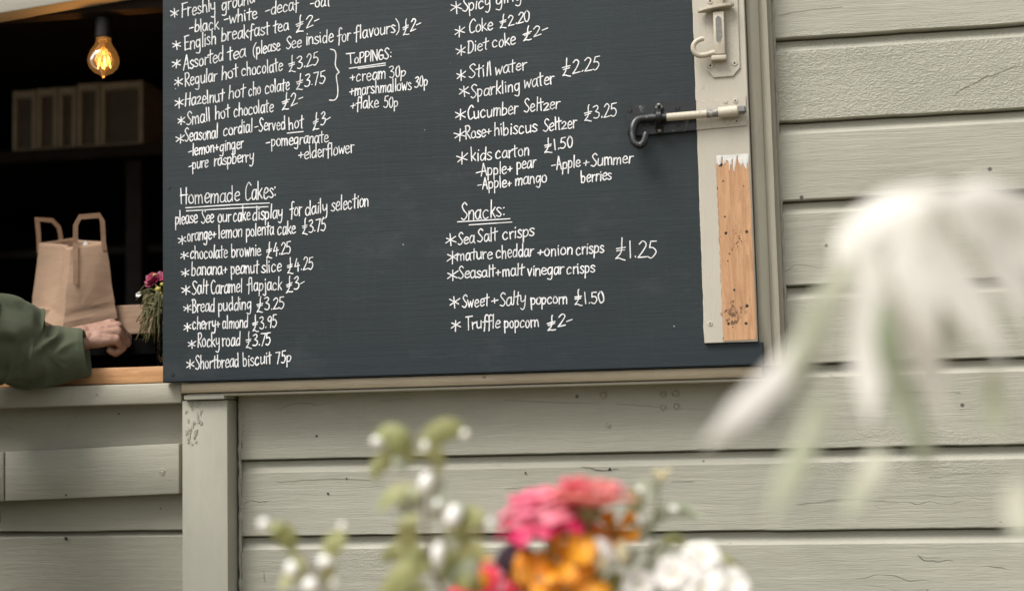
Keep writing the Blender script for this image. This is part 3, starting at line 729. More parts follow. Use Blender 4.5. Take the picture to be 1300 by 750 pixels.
bm = bmesh.new(); tube(bm, [at(937, 140.7, Yr), at(937.2, 140.6, Yr), at(945, 139.8, Yr), at(947.5, 139.5, Yr)], [.0060, .0078, .0078, .0040], 7); obj('end_nut', bm, M['steel'], bolt)
bm = bmesh.new()
P = [(846.3, 149.2, 0), (836, 149.6, 0), (822, 150.6, 0), (810, 152.6, -.003), (804.3, 160, -.010), (803.2, 172, -.018), (806, 181.5, -.023), (812.5, 184.5, -.025), (817.5, 180, -.025), (819.3, 173, -.023), (820.5, 169.5, -.021)]
cp = crom([at(x, y, Yr+dy*.55) for x, y, dy in P], 5)
tube(bm, cp, [.0072 if i < len(cp)*.45 else .0062-.0006*max(0, i-len(cp)*.8)/len(cp)*5 for i in range(len(cp))], 16); obj('handle', bm, M['iron'], bolt, True, 50)
# keeper strap over the rod, with its two eared feet
bm = bmesh.new(); n = 15; pr = []
for i in range(n):
    a = math.pi*i/(n-1); pr.append((math.cos(a)*.0105, -math.sin(a)*.0125))
cc = at(836.5, 149.2, Yr); pts2 = [(0, .0260, .0105), (0, .0180, .0095)] + [(0, z, y) for z, y in pr] + [(0, -.0170, .0095), (0, -.0255, .0105)]
wv = [.0045, .0075] + [.0042]*n + [.0075, .0045]
rows = []
for (x, z, y), wd in zip(pts2, wv):
    rows.append([bm.verts.new(cc+Vector((sgn*wd + (0.001 if o else 0)*0, y - (.0022 if o else 0), z*(1.09 if o and abs(z) < .012 else 1)))) for sgn, o in ((-1, 0), (-1, 1), (1, 1), (1, 0))])
for a, b in zip(rows, rows[1:]):
    for j in range(4): bm.faces.new((a[j], a[(j+1) % 4], b[(j+1) % 4], b[j]))
bm.faces.new(rows[0]); bm.faces.new(rows[-1][::-1]); bmesh.ops.recalc_face_normals(bm, faces=bm.faces)
bmesh.ops.bevel(bm, geom=bm.edges[:], offset=.0006, segments=1, affect='EDGES')
obj('keeper', bm, M['iron'], bolt, True, 40)
bm = bmesh.new(); lathe(bm, [(.0002, -.0), (.0028, 0), (.0030, .002), (.0016, .0035), (.0002, .004)], cc+Vector((0, .0075, .0222)), 12, Vector((0, -1, 0))); obj('rivet', bm, M['steel'], bolt, True)
bm = bmesh.new(); lathe(bm, [(.0002, -.0), (.0028, 0), (.0030, .002), (.0016, .0035), (.0002, .004)], cc+Vector((0, .0075, -.0215)), 12, Vector((0, -1, 0))); obj('rivet', bm, M['steel'], bolt, True)
for px, py, mt, r in ((799.5, 140, 'iron', 3.2), (860, 136.5, 'iron', 3.4), (860, 158.5, 'iron', 3.0), (876, 154, 'iron', 1.8), (798, 166, 'iron', 2.2), (933.5, 128, 'ivory_flat', 3.3), (935, 154, 'ivory_flat', 3.5), (924, 155, 'ivory_flat', 3.2), (921, 129, 'ivory_flat', 2.6)):
    bm = bmesh.new(); disc(bm, at(px, py, Yq), r*mm, (0, -1, 0), 16, .0013); h_ = obj('screw', bm, M[mt], bolt, True, 30)
    if (px, py) not in ((924, 155), (921, 129), (876, 154)):
        bm = bmesh.new(); disc(bm, at(px, py, Yq-.0013), 1.15*mm, (0, -1, 0), 10, .0003); obj('screw_slot', bm, M['hole'], h_)
# upright bolt at the top of the stile
Yv = YS2-.003
vb = thing('tower_bolt', 'upright cream painted bolt with hooked handle at the top of the stile', 'bolt', at(918, 80, Yv))
bm = bmesh.new(); plate(bm, [(895.0, -60), (935.0, -60), (939.6, 86.5), (930.5, 97), (906, 98.8), (898.0, 90)], YS2-.0002, Yv); obj('back_plate', bm, M['ivory_flat'], vb, True, 30)
bm = bmesh.new(); Yw = Yv-.0085
def bar(bm, a, b, wd, dp):
    t = (b-a).normalized(); sd_ = Vector((1, 0, 0)); y = Vector((0, 1, 0))
    hexa(bm, [a-sd_*wd-y*dp, a+sd_*wd-y*dp, a+sd_*wd+y*dp, a-sd_*wd+y*dp, b-sd_*wd-y*dp, b+sd_*wd-y*dp, b+sd_*wd+y*dp, b-sd_*wd+y*dp], .0014, 2)
bar(bm, at(913.8, 70, Yw), at(912.0, 16, Yw), .0088, .0058); bar(bm, at(911.5, 10, Yw), at(908.5, -70, Yw), .0085, .0062)
obj('rod', bm, M['ivory'], vb, True, 40)
bm = bmesh.new(); plate(bm, [(908.2, 24), (911.3, 20), (915.6, 23), (916.8, 46), (913.5, 56), (909.4, 52)], Yw-.0056, Yw-.0063, 0); obj('rod_wear', bm, M['steel'], vb)
bm = bmesh.new()
for px0, px1, py in ((884.5, 899, 15.5), (913, 930, 10.5)):
    pass
c1 = at(909, 13.5, Yv); 
vs = []
ring = []
for i in range(28):
    a = 2*math.pi*i/28; ring.append((math.cos(a)*.0305*(1 if abs(math.cos(a)) < .97 else .985), -.009-abs(math.cos(a))**1.0*0 + math.sin(a)*.0115))
up = [bm.verts.new(c1+Vector((x, y, .0042+x*.12))) for x, y in ring]; dn = [bm.verts.new(c1+Vector((x, y, -.0012+x*.12))) for x, y in ring]
bm.faces.new(up); bm.faces.new(dn[::-1])
for i in range(28): bm.faces.new((up[i], dn[i], dn[(i+1) % 28], up[(i+1) % 28]))
bmesh.ops.recalc_face_normals(bm, faces=bm.faces)
bmesh.ops.bevel(bm, geom=[e for e in bm.edges if abs(e.verts[0].co.z-e.verts[1].co.z) < .002], offset=.001, segments=2, affect='EDGES')
obj('keeper', bm, M['ivory'], vb, True, 40)
bm = bmesh.new(); c2 = at(912.5, 74, Yw); box(bm, c2.x-.0125, c2.x+.0125, c2.y-.006, Yv-.0003, c2.z-.0042, c2.z+.0042, .002, 2); obj('stop_block', bm, M['ivory'], vb, True, 40)
bm = bmesh.new()
P = [(912, 66.5, 0), (904, 68, -.004), (894, 70.5, -.010), (886.5, 70.5, -.015), (881.2, 65.5, -.018), (880.3, 58.5, -.019), (884, 53.0, -.019), (890, 50.0, -.018), (893.5, 49.6, -.017)]
cp = crom([at(x, y, Yw+dy*.5) for x, y, dy in P], 5); tube(bm, cp, [.0050 - .0012*i/len(cp) for i in range(len(cp))], 14); obj('handle', bm, M['ivory'], vb, True, 50)
for px, py in ((901.8, 83.5), (932.5, 80.3), (901.5, 1.5)):
    bm = bmesh.new(); disc(bm, at(px, py, Yv), 4.0*mm, (0, -1, 0), 18, .0013); h_ = obj('screw', bm, M['ivory_flat'], vb, True, 30)
    bm = bmesh.new(); disc(bm, at(px, py, Yv-.0013), 1.3*mm, (0, -1, 0), 10, .0003); obj('screw_slot', bm, M['hole'], h_)

# ---------------------------------------------------------------- hand lettering: single-stroke letters, drawn as raised paint-pen lines
G = {
'a': (.46, [[(.36,.50),(.20,.58),(.06,.36),(.08,.07),(.20,.0),(.33,.2),(.37,.55)], [(.37,.58),(.375,.1),(.43,.0)]]),
'b': (.44, [[(.06,1.02),(.07,0)], [(.07,.38),(.2,.57),(.35,.42),(.33,.12),(.19,0),(.07,.07)]]),
'c': (.46, [[(.36,.47),(.23,.58),(.07,.38),(.09,.08),(.22,.0),(.37,.1)]]),
'd': (.46, [[(.35,.46),(.2,.56),(.06,.34),(.1,.05),(.22,.01),(.36,.24)], [(.37,1.02),(.37,.0)]]),
'e': (.42, [[(.08,.28),(.35,.36),(.32,.53),(.2,.58),(.07,.4),(.08,.12),(.2,.0),(.37,.1)]]),
'f': (.34, [[(.36,.94),(.25,1.02),(.16,.85),(.15,.3),(.13,-.22)], [(.0,.48),(.32,.54)]]),
'g': (.46, [[(.35,.48),(.2,.57),(.06,.38),(.1,.1),(.22,.05),(.35,.28)], [(.36,.58),(.36,-.2),(.25,-.40),(.07,-.32)]]),
'h': (.44, [[(.07,1.02),(.07,0)], [(.07,.35),(.2,.56),(.33,.46),(.35,.0)]]),
'i': (.19, [[(.08,.56),(.09,0)], [(.085,.76),(.10,.81)]]),
'j': (.25, [[(.16,.56),(.16,-.2),(.08,-.38),(-.06,-.3)], [(.16,.76),(.17,.81)]]),
'k': (.41, [[(.07,1.02),(.07,0)], [(.33,.58),(.08,.25)], [(.13,.3),(.36,0)]]),
'l': (.19, [[(.08,1.02),(.085,0)]]),
'm': (.61, [[(.06,.57),(.06,0)], [(.06,.35),(.18,.56),(.28,.45),(.28,0)], [(.28,.35),(.41,.56),(.51,.45),(.52,0)]]),
'n': (.43, [[(.06,.57),(.06,0)], [(.06,.32),(.19,.56),(.33,.46),(.345,.0)]]),
'o': (.43, [[(.2,.58),(.06,.4),(.07,.12),(.2,0),(.34,.12),(.35,.4),(.24,.57),(.16,.56)]]),
'p': (.43, [[(.06,.57),(.06,-.40)], [(.06,.4),(.2,.57),(.35,.42),(.32,.12),(.18,.02),(.06,.1)]]),
'r': (.33, [[(.06,.57),(.07,0)], [(.07,.32),(.17,.53),(.31,.53)]]),
's': (.37, [[(.32,.48),(.2,.58),(.07,.46),(.19,.3),(.33,.14),(.2,.0),(.03,.08)]]),
't': (.34, [[(.17,.94),(.16,.1),(.2,0)], [(-.02,.6),(.34,.66)]]),
'u': (.45, [[(.06,.56),(.07,.12),(.18,0),(.33,.14)], [(.36,.57),(.365,.02)]]),
'v': (.37, [[(.04,.57),(.17,.0),(.17,.0),(.33,.58)]]),
'w': (.53, [[(.03,.57),(.13,0),(.13,0),(.25,.44),(.25,.44),(.36,0),(.36,0),(.49,.58)]]),
'y': (.43, [[(.05,.57),(.08,.25),(.2,.17),(.34,.3)], [(.36,.58),(.34,-.15),(.22,-.40),(.05,-.32)]]),
'z': (.41, [[(.03,.47),(.19,.58),(.31,.42),(.03,0),(.03,0),(.37,.03)]]),
'F': (.42, [[(.07,1),(.06,0)], [(.02,.99),(.42,1.03)], [(.06,.54),(.34,.57)]]),
'E': (.44, [[(.07,1),(.06,0)], [(.05,.99),(.4,1.02)], [(.06,.53),(.35,.56)], [(.05,.0),(.42,.04)]]),
'A': (.46, [[(.02,0),(.21,1.02),(.21,1.02),(.41,0)], [(.08,.36),(.36,.38)]]),
'R': (.43, [[(.07,1),(.06,0)], [(.03,.97),(.26,1.0),(.36,.8),(.26,.58),(.08,.5),(.08,.5),(.40,0)]]),
'H': (.50, [[(.06,1),(.06,0)], [(.41,1.02),(.40,0)], [(.02,.52),(.46,.56)]]),
'S': (.42, [[(.37,.88),(.23,1.02),(.07,.82),(.2,.54),(.36,.26),(.2,0),(.02,.1)]]),
'T': (.42, [[(.22,1),(.21,0)], [(.0,.99),(.46,1.03)]]),
'P': (.42, [[(.06,1),(.06,0)], [(.04,.97),(.28,1.0),(.38,.75),(.25,.5),(.07,.45)]]),
'I': (.2, [[(.1,1),(.1,0)]]),
'N': (.5, [[(.06,0),(.06,1),(.06,1),(.40,0),(.40,0),(.42,1.02)]]),
'G': (.5, [[(.40,.86),(.25,1.0),(.07,.65),(.1,.1),(.26,0),(.42,.15),(.42,.15),(.42,.42),(.42,.42),(.24,.42)]]),
'O': (.46, [[(.22,1.0),(.06,.7),(.08,.2),(.22,0),(.38,.2),(.39,.7),(.26,1.0),(.18,.98)]]),
'C': (.45, [[(.42,.86),(.28,1.02),(.08,.68),(.1,.15),(.25,0),(.43,.12)]]),
'D': (.47, [[(.07,1),(.06,0)], [(.02,.98),(.25,.95),(.41,.6),(.36,.2),(.2,.02),(.04,.0)]]),
'B': (.45, [[(.07,1),(.06,0)], [(.03,.98),(.26,1.0),(.35,.8),(.24,.58),(.08,.54),(.08,.54),(.28,.52),(.39,.28),(.28,.04),(.04,.0)]]),
'K': (.44, [[(.07,1),(.06,0)], [(.38,1.0),(.08,.42)], [(.15,.52),(.40,0)]]),
'0': (.42, [[(.2,1.0),(.06,.7),(.08,.2),(.2,0),(.33,.2),(.35,.7),(.24,.99),(.16,.97)]]),
'1': (.22, [[(.10,1),(.10,0)]]),
'2': (.44, [[(.04,.8),(.2,1.0),(.35,.78),(.22,.4),(.03,.0),(.03,.0),(.4,.03)]]),
'3': (.42, [[(.04,.92),(.23,1.0),(.33,.8),(.14,.55),(.14,.55),(.35,.4),(.33,.12),(.18,0),(.02,.08)]]),
'4': (.44, [[(.20,1.02),(.03,.40),(.03,.40),(.40,.43)], [(.28,.66),(.27,-.02)]]),
'5': (.42, [[(.36,1.0),(.11,.98),(.11,.98),(.08,.58),(.08,.58),(.25,.6),(.36,.32),(.2,0),(.02,.08)]]),
'7': (.42, [[(.02,.98),(.37,1.0),(.37,1.0),(.14,0)]]),
'9': (.42, [[(.34,.84),(.2,1.0),(.06,.76),(.2,.54),(.34,.82),(.34,.82),(.30,0)]]),
'£': (.56, [[(.27,1.22),(.24,1.0),(.22,.35),(.03,-.06),(.03,-.06),(.18,-.04),(.30,-.12),(.44,-.16)], [(.02,.56),(.42,.62)], [(.06,.40),(.38,.46)]]),
'+': (.44, [[(.05,.30),(.37,.34)], [(.22,.52),(.20,.12)]]),
'-': (.38, [[(.03,.32),(.31,.37)]]),
'(': (.30, [[(.26,1.0),(.08,.6),(.08,.1),(.22,-.22)]]),
')': (.30, [[(.04,1.05),(.22,.65),(.20,.1),(.04,-.22)]]),
':': (.22, [[(.10,.52),(.11,.56)], [(.10,.12),(.11,.16)]]),
'.': (.20, [[(.09,.05),(.11,.09)]]),
' ': (.26, []),
}
STAR = [[(.0,.46),(.02,-.50)], [(-.42,.22),(.42,-.24)], [(-.40,-.26),(.42,.28)]]
M['pen'] = plain('white_paint_pen', (.72, .71, .705), .6, 0, .20, .3, 55)
rs = random.Random(5); YT = YP-.00025; layer = [0]
def stroke(bm, P, w):                            # raised ribbon along world points on the board face
    if len(P) < 2: return
    layer[0] += 1; lift = .00004*(layer[0] % 9)
    P = [Vector((p.x, YT-lift, p.z)) for p in P]; n = len(P); N = []
    for i in range(n):
        t = P[min(i+1, n-1)]-P[max(0, i-1)]; t.normalize(); N.append(Vector((-t.z, 0, t.x)))
    T0 = (P[1]-P[0]).normalized(); T1 = (P[-1]-P[-2]).normalized(); rows = []
    seq = [(P[0]-T0*w*c, N[0], w*s) for c, s in ((.95, .3), (.7, .71))] + [(p, nn, w*(1+.22*noise.noise((p.x*120, p.z*120, layer[0])))) for p, nn in zip(P, N)] + [(P[-1]+T1*w*c, N[-1], w*s) for c, s in ((.7, .71), (.95, .3))]
    for p, nn, ww in seq:
        rows.append([bm.verts.new(p+nn*ww*a+Vector((0, -h, 0))) for a, h in ((-1, -.0002), (-.85, .00022), (.85, .00022), (1, -.0002))])
    for a, b in zip(rows, rows[1:]):
        for j in range(3): bm.faces.new((a[j], a[j+1], b[j+1], b[j]))
    bm.faces.new(rows[0][::-1]); bm.faces.new(rows[-1])
PW = .00100
def pxline(bm, pts, w=PW, curve=True):
    pp = [Vector((x, y, 0)) for x, y in pts]; pp = crom(pp, 5) if curve else pp
    stroke(bm, [at(p.x, p.y, YT) for p in pp], w)
def write(bm, s, x0, y0, x1, y1, cap, w=PW):     # a word from one end of its baseline to the other, in photo pixels
    W = sum(G[c][0] for c in s) - .06; x = 0
    dx, dy = (x1-x0)/W, (y1-y0)/W
    for c in s:
        adv, st = G[c]
        jy, js, jr = rs.uniform(-.035, .035), rs.uniform(.95, 1.06), rs.uniform(-.05, .05)
        for q in st:
            pts = []
            for i, (u, v) in enumerate(q):
                if i > 0 and q[i] == q[i-1]: pts.append(pts[-1].copy()); continue
                uu = x+u+jr*v + rs.uniform(-.02, .02); vv = v*js+jy + rs.uniform(-.02, .02)
                pts.append(Vector((x0+dx*uu, y0+dy*uu-cap*vv, 0)))
            runs = [[pts[0]]]
            for p in pts[1:]:
                if (p-runs[-1][-1]).length < 1e-9: runs.append([p])
                else: runs[-1].append(p)
            ww = w*rs.uniform(.86, 1.14)
            for rn in runs:
                if len(rn) == 2: rn = [lerp(rn[0], rn[1], .25*i_) for i_ in range(5)]
                stroke(bm, [at(p.x, p.y, YT) for p in crom(rn, 5)], ww)
        x += adv
def star(bm, x, y, r, sl=-.12):
    r *= 1.12
    for q in STAR:
        pxline(bm, [(x+(u+rs.uniform(-.06, .06))*r, y-(v+rs.uniform(-.06, .06))*r+u*r*sl) for u, v in q])
CR = {3: (3.408, 200, 0), 4: (2.778, 200, 220), 5: (3.126, 550, 0), 6: (3.061, 550, 235)}
def line(name, crop, st, words, lines=(), w=PW):
    k_, ox, oy = CR[crop]; bm = bmesh.new()
    for (x, y, r) in st: star(bm, ox+x/k_, oy+y/k_, r/k_)
    for (s, x0, y0, x1, y1, cap) in words: write(bm, s, ox+x0/k_, oy+y0/k_, ox+x1/k_, oy+y1/k_, cap/k_, w)
    for pts in lines: pxline(bm, [(ox+x/k_, oy+y/k_) for x, y in pts], w)
    o = obj(name, bm, M['pen'], board); return o
L_ = 'menu_line'
line(L_, 3, [(72,58,36)], [('Freshly',104,76,250,48,60), ('ground',276,50,420,12,56), ('-',452,-2,480,-8,50)])
line(L_, 3, [], [('-black',138,142,264,128,54), ('-white',286,106,430,82,54), ('-decaf',468,66,608,42,54), ('-oat',660,34,746,26,52)])
line(L_, 3, [(82,196,34)], [('English',116,220,252,190,60), ('breakfast',275,180,482,150,58), ('tea',500,145,566,132,54), ('£2-',598,138,700,100,50)])
line(L_, 3, [(82,276,34)], [('Assorted',112,304,284,264,60), ('tea',303,262,380,246,56), ('(please',412,240,530,218,54), ('See',556,214,622,206,54), ('inside',640,197,760,180,56), ('for',778,184,834,176,58), ('flavours)',852,172,1046,138,56), ('£2-',1062,150,1138,122,52)])
line(L_, 3, [(90,356,34)], [('Regular',118,374,255,350,58), ('hot',276,346,346,334,56), ('chocolate',362,332,540,306,56), ('£3.25',568,308,694,278,52)])
line(L_, 3, [(92,446,36)], [('Hazelnut',118,458,286,440,56), ('hot',306,430,376,420,56), ('cho',392,415,446,408,54), ('colate',464,406,570,390,56), ('£3.75',600,386,724,358,52)])
line(L_, 3, [(103,522,32)], [('Small',126,542,226,524,58), ('hot',248,518,310,508,56), ('chocolate',328,506,500,484,56), ('£2-',538,472,628,442,50)])
line(L_, 3, [(98,600,36)], [('Seasonal',118,616,260,596,56), ('cordial',283,590,410,570,56), ('-Served',420,570,553,560,54), ('hot',565,562,630,552,54), ('£3-',672,562,748,526,52)], [[(562,577),(630,570)]])
line(L_, 3, [], [('-lemon+ginger',132,676,372,640,52)])
line(L_, 3, [], [('-pomegranate',470,638,738,614,52)])
line(L_, 3, [], [('+elderflower',610,692,848,660,54)])
line(L_, 3, [], [('-pure',134,736,218,722,50), ('raspberry',244,720,415,696,52)])
line('menu_heading', 3, [], [('T',820,276,848,274,42), ('oPPINGS:',850,276,1012,252,44)], [[(830,297),(986,274)], [(868,298),(986,283)]])
line(L_, 3, [], [('+cream',832,356,986,342,54), ('30p',1004,338,1072,330,46)])
line(L_, 3, [], [('+marshmallows',830,417,1098,388,54), ('30p',1112,380,1168,370,46)])
line(L_, 3, [], [('+flake',834,474,956,466,54), ('50p',978,468,1040,464,46)])
line('brace', 3, [], [], [[(748,214),(766,220),(772,240),(770,285),(786,314),(786,314),(774,330),(780,380),(778,418),(764,434),(744,434)]])
line('menu_heading', 4, [], [('Homemade',80,110,288,97,56), ('Cakes:',308,97,418,86,62)], [[(100,122),(250,112),(394,105)], [(102,133),(260,124),(390,118)]])
line(L_, 4, [], [('please',62,180,140,176,46), ('See',154,178,198,174,46), ('our',212,174,258,169,46), ('cake',266,170,326,165,48), ('display',334,166,440,156,48), ('for',468,152,508,148,50), ('daily',520,148,598,138,48), ('selection',612,134,744,118,50)])
line(L_, 4, [(86,236,28)], [('orange+',104,240,206,230,46), ('lemon',214,231,298,222,46), ('polenta',312,223,410,216,46), ('cake',422,217,486,212,46), ('£3.75',510,212,592,202,42)])
line(L_, 4, [(94,289,26)], [('chocolate',114,302,246,296,46), ('brownie',260,297,364,290,46), ('£4.25',384,296,470,282,42)])
line(L_, 4, [(98,350,26)], [('banana+',118,361,246,354,46), ('peanut',258,356,355,351,46), ('slice',366,352,436,346,46), ('£4.25',458,350,548,336,42)])
line(L_, 4, [(100,411,28)], [('Salt',122,428,178,423,48), ('Caramel',187,425,297,419,48), ('flapjack',316,416,438,410,46), ('£3-',454,420,518,396,42)])
line(L_, 4, [(106,475,26)], [('Bread',122,490,200,486,48), ('pudding',213,487,330,478,46), ('£3.25',350,486,446,476,42)])
line(L_, 4, [(106,541,26)], [('cherry+',122,551,220,546,44), ('almond',228,547,318,543,44), ('£3.95',336,552,419,543,42)])
line(L_, 4, [(121,602,26)], [('Rocky',141,613,218,609,48), ('road',228,611,291,607,48), ('£3.75',312,611,397,604,42)])
line(L_, 4, [(116,673,28)], [('Shortbread',134,691,286,681,46), ('biscuit',300,681,400,669,46), ('75p',418,671,470,664,42)])
line(L_, 5, [(91,30,42)], [('Spicy',116,50,226,26,52), ('ginger',246,20,402,-8,52)])
line(L_, 5, [(105,125,38)], [('Coke',140,134,236,120,50), ('£2.20',264,112,382,84,42)])
line(L_, 5, [(110,201,38)], [('Diet',135,212,216,195,50), ('coke',233,192,325,178,50), ('£2-',356,162,454,130,40)])
line(L_, 5, [(110,300,38)], [('Still',140,312,230,299,50), ('water',244,298,368,277,50)])
line(L_, 5, [(122,362,40)], [('Sparkling',148,389,344,360,50), ('water',358,352,478,334,52)])
line(L_, 5, [], [('£2.25',512,298,658,276,52)])
line(L_, 5, [(107,456,40)], [('Cucumber',135,476,334,450,52), ('Seltzer',360,448,500,430,50)])
line(L_, 5, [(105,535,42)], [('Rose+',128,553,230,538,50), ('hibiscus',240,540,410,524,52), ('Seltzer',436,524,568,506,50)])
line(L_, 5, [], [('£3.25',600,478,727,460,50)])
line(L_, 5, [(115,626,42)], [('kids',148,641,230,632,50), ('carton',246,632,380,617,50), ('£1.50',442,602,552,584,42)])
line(L_, 5, [], [('-Apple+',170,702,314,686,48), ('pear',330,675,406,664,48)])
line(L_, 5, [], [('-Apple',470,676,582,662,48), ('+',592,664,618,661,44), ('Summer',626,662,790,646,50), ('berries',585,727,706,712,46)])
line(L_, 5, [], [('-Apple+',176,752,312,742,46), ('mango',324,738,450,722,48)])
line('menu_heading', 6, [], [('Snacks:',108,136,278,122,62)], [[(95,143),(298,131)], [(140,155),(305,144)]])
line(L_, 6, [(68,212,40)], [('Sea',95,231,160,225,46), ('Salt',172,223,246,215,50), ('crisps',268,214,391,197,50)])
line(L_, 6, [(74,280,42)], [('mature',92,293,228,285,46), ('cheddar',243,285,388,276,48), ('+onion',404,277,540,270,46), ('crisps',553,272,662,261,48)])
line(L_, 6, [], [('£1.25',708,282,864,280,64)])
line(L_, 6, [(76,350,40)], [('Seasalt+',98,363,262,354,46), ('malt',268,355,350,348,46), ('vinegar',366,353,506,344,46), ('crisps',517,346,626,338,46)])
line(L_, 6, [(82,453,40)], [('Sweet',112,477,214,468,48), ('+',224,466,252,462,44), ('Salty',260,471,358,459,50), ('popcorn',378,465,520,459,46), ('£1.50',550,462,664,456,44)])
line(L_, 6, [(88,544,38)], [('Truffle',126,561,258,552,50), ('popcorn',275,556,410,549,46), ('£2-',444,562,540,538,44)])
# ================================================================ the person at the hatch (only the right arm reaches into the picture)
k = NT('skin'); f = k.noise(k.tc, 34, 5); g = k.noise(k.tc, 300, 3); h_ = k.noise(k.mapping((1, 1, 1), (3, 1, 0)), 60, 3)
col = k.mix(k.rng(f, .35, .68), (.40, .245, .180), (.30, .165, .118)); col = k.mix(k.math('MULTIPLY', k.rng(h_, .55, .7), .35), col, (.33, .185, .14))
k.col(col); k.rough(.5); k.bump(k.math('ADD', k.math('MULTIPLY', g, .5), h_), .5, .0016)
k.b.inputs['Subsurface Weight'].default_value = .12; k.b.inputs['Subsurface Radius'].default_value = (.01, .004, .002); k.b.inputs['Subsurface Scale'].default_value = .4
M['skin'] = k.m
k = NT('olive_cotton'); wv = k.noise(k.mapping((1, 1, 1)), 420, 2); big = k.noise(k.tc, 12, 4); mid = k.noise(k.tc, 45, 4)
k.col(k.mix(k.rng(big, .3, .7), (.068, .079, .047), (.098, .109, .068))); k.rough(.85); k.b.inputs['Specular IOR Level'].default_value = .2
k.b.inputs['Sheen Weight'].default_value = .08
k.bump(k.math('ADD', k.math('MULTIPLY', wv, .25), mid), .6, .0022); M['olive'] = k.m
M['hair'] = plain('brown_hair', (.055, .032, .018), .5, 0, .4, .8, 90)
M['denim'] = plain('dark_denim', (.03, .035, .05), .8, 0, .2, .4, 200)
M['leather'] = plain('brown_leather', (.06, .035, .02), .5)

tx = at(4, 615, -.36).x - .222                  # middle of the trunk
TY = -.40
sh = Vector((at(-118, 330, -.26).x, -.29, at(-112, 338, -.26).z))
elb = at(-36, 431, -.15); cuf = at(110, 449, -.045)
wrist = at(99, 430, -.010)
person = thing('person', 'person in an olive green jacket reaching into the hatch, only the arm in view', 'person', (tx, TY, 0))
V = Vector
# ---- body: one continuous skin
bm = bmesh.new()
hd = V((tx-.09, TY+.03, 1.56))
blob(bm, hd+V((0, -.005, .02)), .076, .094, .108, 24)
capsule_chain(bm, [hd+V((0, .03, -.05)), hd+V((0, .062, -.075))], [.058, .030])
capsule_chain(bm, [hd+V((0, .088, .005)), hd+V((0, .106, -.022)), hd+V((0, .098, -.030))], [.009, .012, .010])
for s_ in (-1, 1):
    blob(bm, hd+V((s_*.075, -.005, -.005)), .010, .018, .030, 12)
    capsule_chain(bm, [hd+V((s_*.018, .088, .022)), hd+V((s_*.045, .078, .020))], [.009, .008])
    blob(bm, hd+V((s_*.032, .081, .003)), .013, .010, .009, 12)
    capsule_chain(bm, [hd+V((0, .093, -.048)), hd+V((s_*.022, .086, -.048))], [.007, .005])
capsule_chain(bm, [hd+V((0, -.02, -.07)), V((tx-.08, TY-.01, 1.38))], [.052, .058])
capsule_chain(bm, [V((tx-.07, TY, 1.36)), V((tx-.05, TY, 1.20)), V((tx, TY+.01, 1.05)), V((tx, TY, .95))], [.10, .120, .110, .105])
capsule_chain(bm, [V((tx-.17, TY, 1.34)), V((tx+.02, TY+.01, 1.33))], [.075, .072])
for s_ in (-1, 1):
    capsule_chain(bm, [V((tx+s_*.08, TY, .90)), V((tx+s_*.095, TY+.02, .50)), V((tx+s_*.10, TY-.02, .09))], [.095, .062, .042])
    capsule_chain(bm, [V((tx+s_*.10, TY-.04, .05)), V((tx+s_*.11, TY+.14, .035))], [.04, .03])
capsule_chain(bm, [V((tx+.02, TY+.02, 1.32)), sh, elb, at(30, 449, -.095), at(70, 452, -.062), at(90, 437, -.03)], [.062, .055, .043, .036, .030, .024])
capsule_chain(bm, [V((tx-.18, TY, 1.34)), V((tx-.27, TY-.03, 1.07)), V((tx-.20, TY+.14, .90))], [.062, .042, .028])
capsule_chain(bm, [V((tx-.20, TY+.15, .89)), V((tx-.19, TY+.20, .84))], [.036, .026])
body = fuse(bm, .008, 5)
# ---- the right hand in finer detail: a loose fist seen from its little-finger side
bm = bmesh.new()
a_ = (at(150, 420, .030) - wrist).normalized()
n_ = V((-.10, -.76, .64)); n_ = (n_ - a_*n_.dot(a_)).normalized()
c_ = n_.cross(a_)
if c_.y > 0: c_ = -c_                           # towards the little finger: to the camera and down
def hp(a, c, n): return wrist + (a_*a + c_*c + n_*n)*.001*.84
capsule_chain(bm, [hp(-40, -7, -4), hp(0, -9, 0), hp(14, -11, 0)], [.020, .0185, .0175]); capsule_chain(bm, [hp(-40, 9, -4), hp(0, 9, -1), hp(14, 11, -1)], [.019, .0175, .0165])
for cb, ck, ak, nk, rk, l1, l2, l3 in ((-17, -27, 80, 2, 10.4, 38, 24, 19), (-6, -9.5, 86, 5, 10.8, 42, 27, 20), (6, 9, 82, 3, 10.2, 38, 25, 20), (16, 26, 73, -3, 9.2, 30, 19, 17)):
    capsule_chain(bm, [hp(8, cb, 0), hp(ak*.55, (cb+ck)/2, nk*.7+1), hp(ak, ck, nk)], [.0135, .0115, rk*.00094])
    p = V((ak, ck, nk)); q1 = p + V((.50, 0, -.86))*l1; q2 = q1 + V((-.86, 0, -.50))*l2; q3 = q2 + V((-.72, 0, .62))*l3
    capsule_chain(bm, [hp(*p), hp(*lerp(p, q1, .5)), hp(*q1)], [rk*.00095, rk*.00082, rk*.00084])
    capsule_chain(bm, [hp(*q1), hp(*q2), hp(*q3)], [rk*.00084, rk*.00078, rk*.00068])
    tube(bm, [hp(14, cb*.8, 12), hp(ak*.6, (cb+ck)/2, 11.5), hp(ak-4, ck, nk+8.2)], [.0016, .0026, .0034], 8)          # tendon
blob(bm, hp(40, 0, -8), .034, .026, .013, 14, Matrix((a_, c_, n_)).transposed())
capsule_chain(bm, [hp(14, -20, -6), hp(42, -38, -14), hp(68, -34, -24), hp(88, -20, -30)], [.0145, .0125, .0100, .0082])
hand = fuse(bm, .0016, 7)
for v in hand.verts:
    v.co += v.normal*(.0007*noise.noise(v.co*140) + .0010*noise.noise(v.co*60))
me = bpy.data.meshes.new('x'); hand.to_mesh(me); hand.free(); body.from_mesh(me); bpy.data.meshes.remove(me)
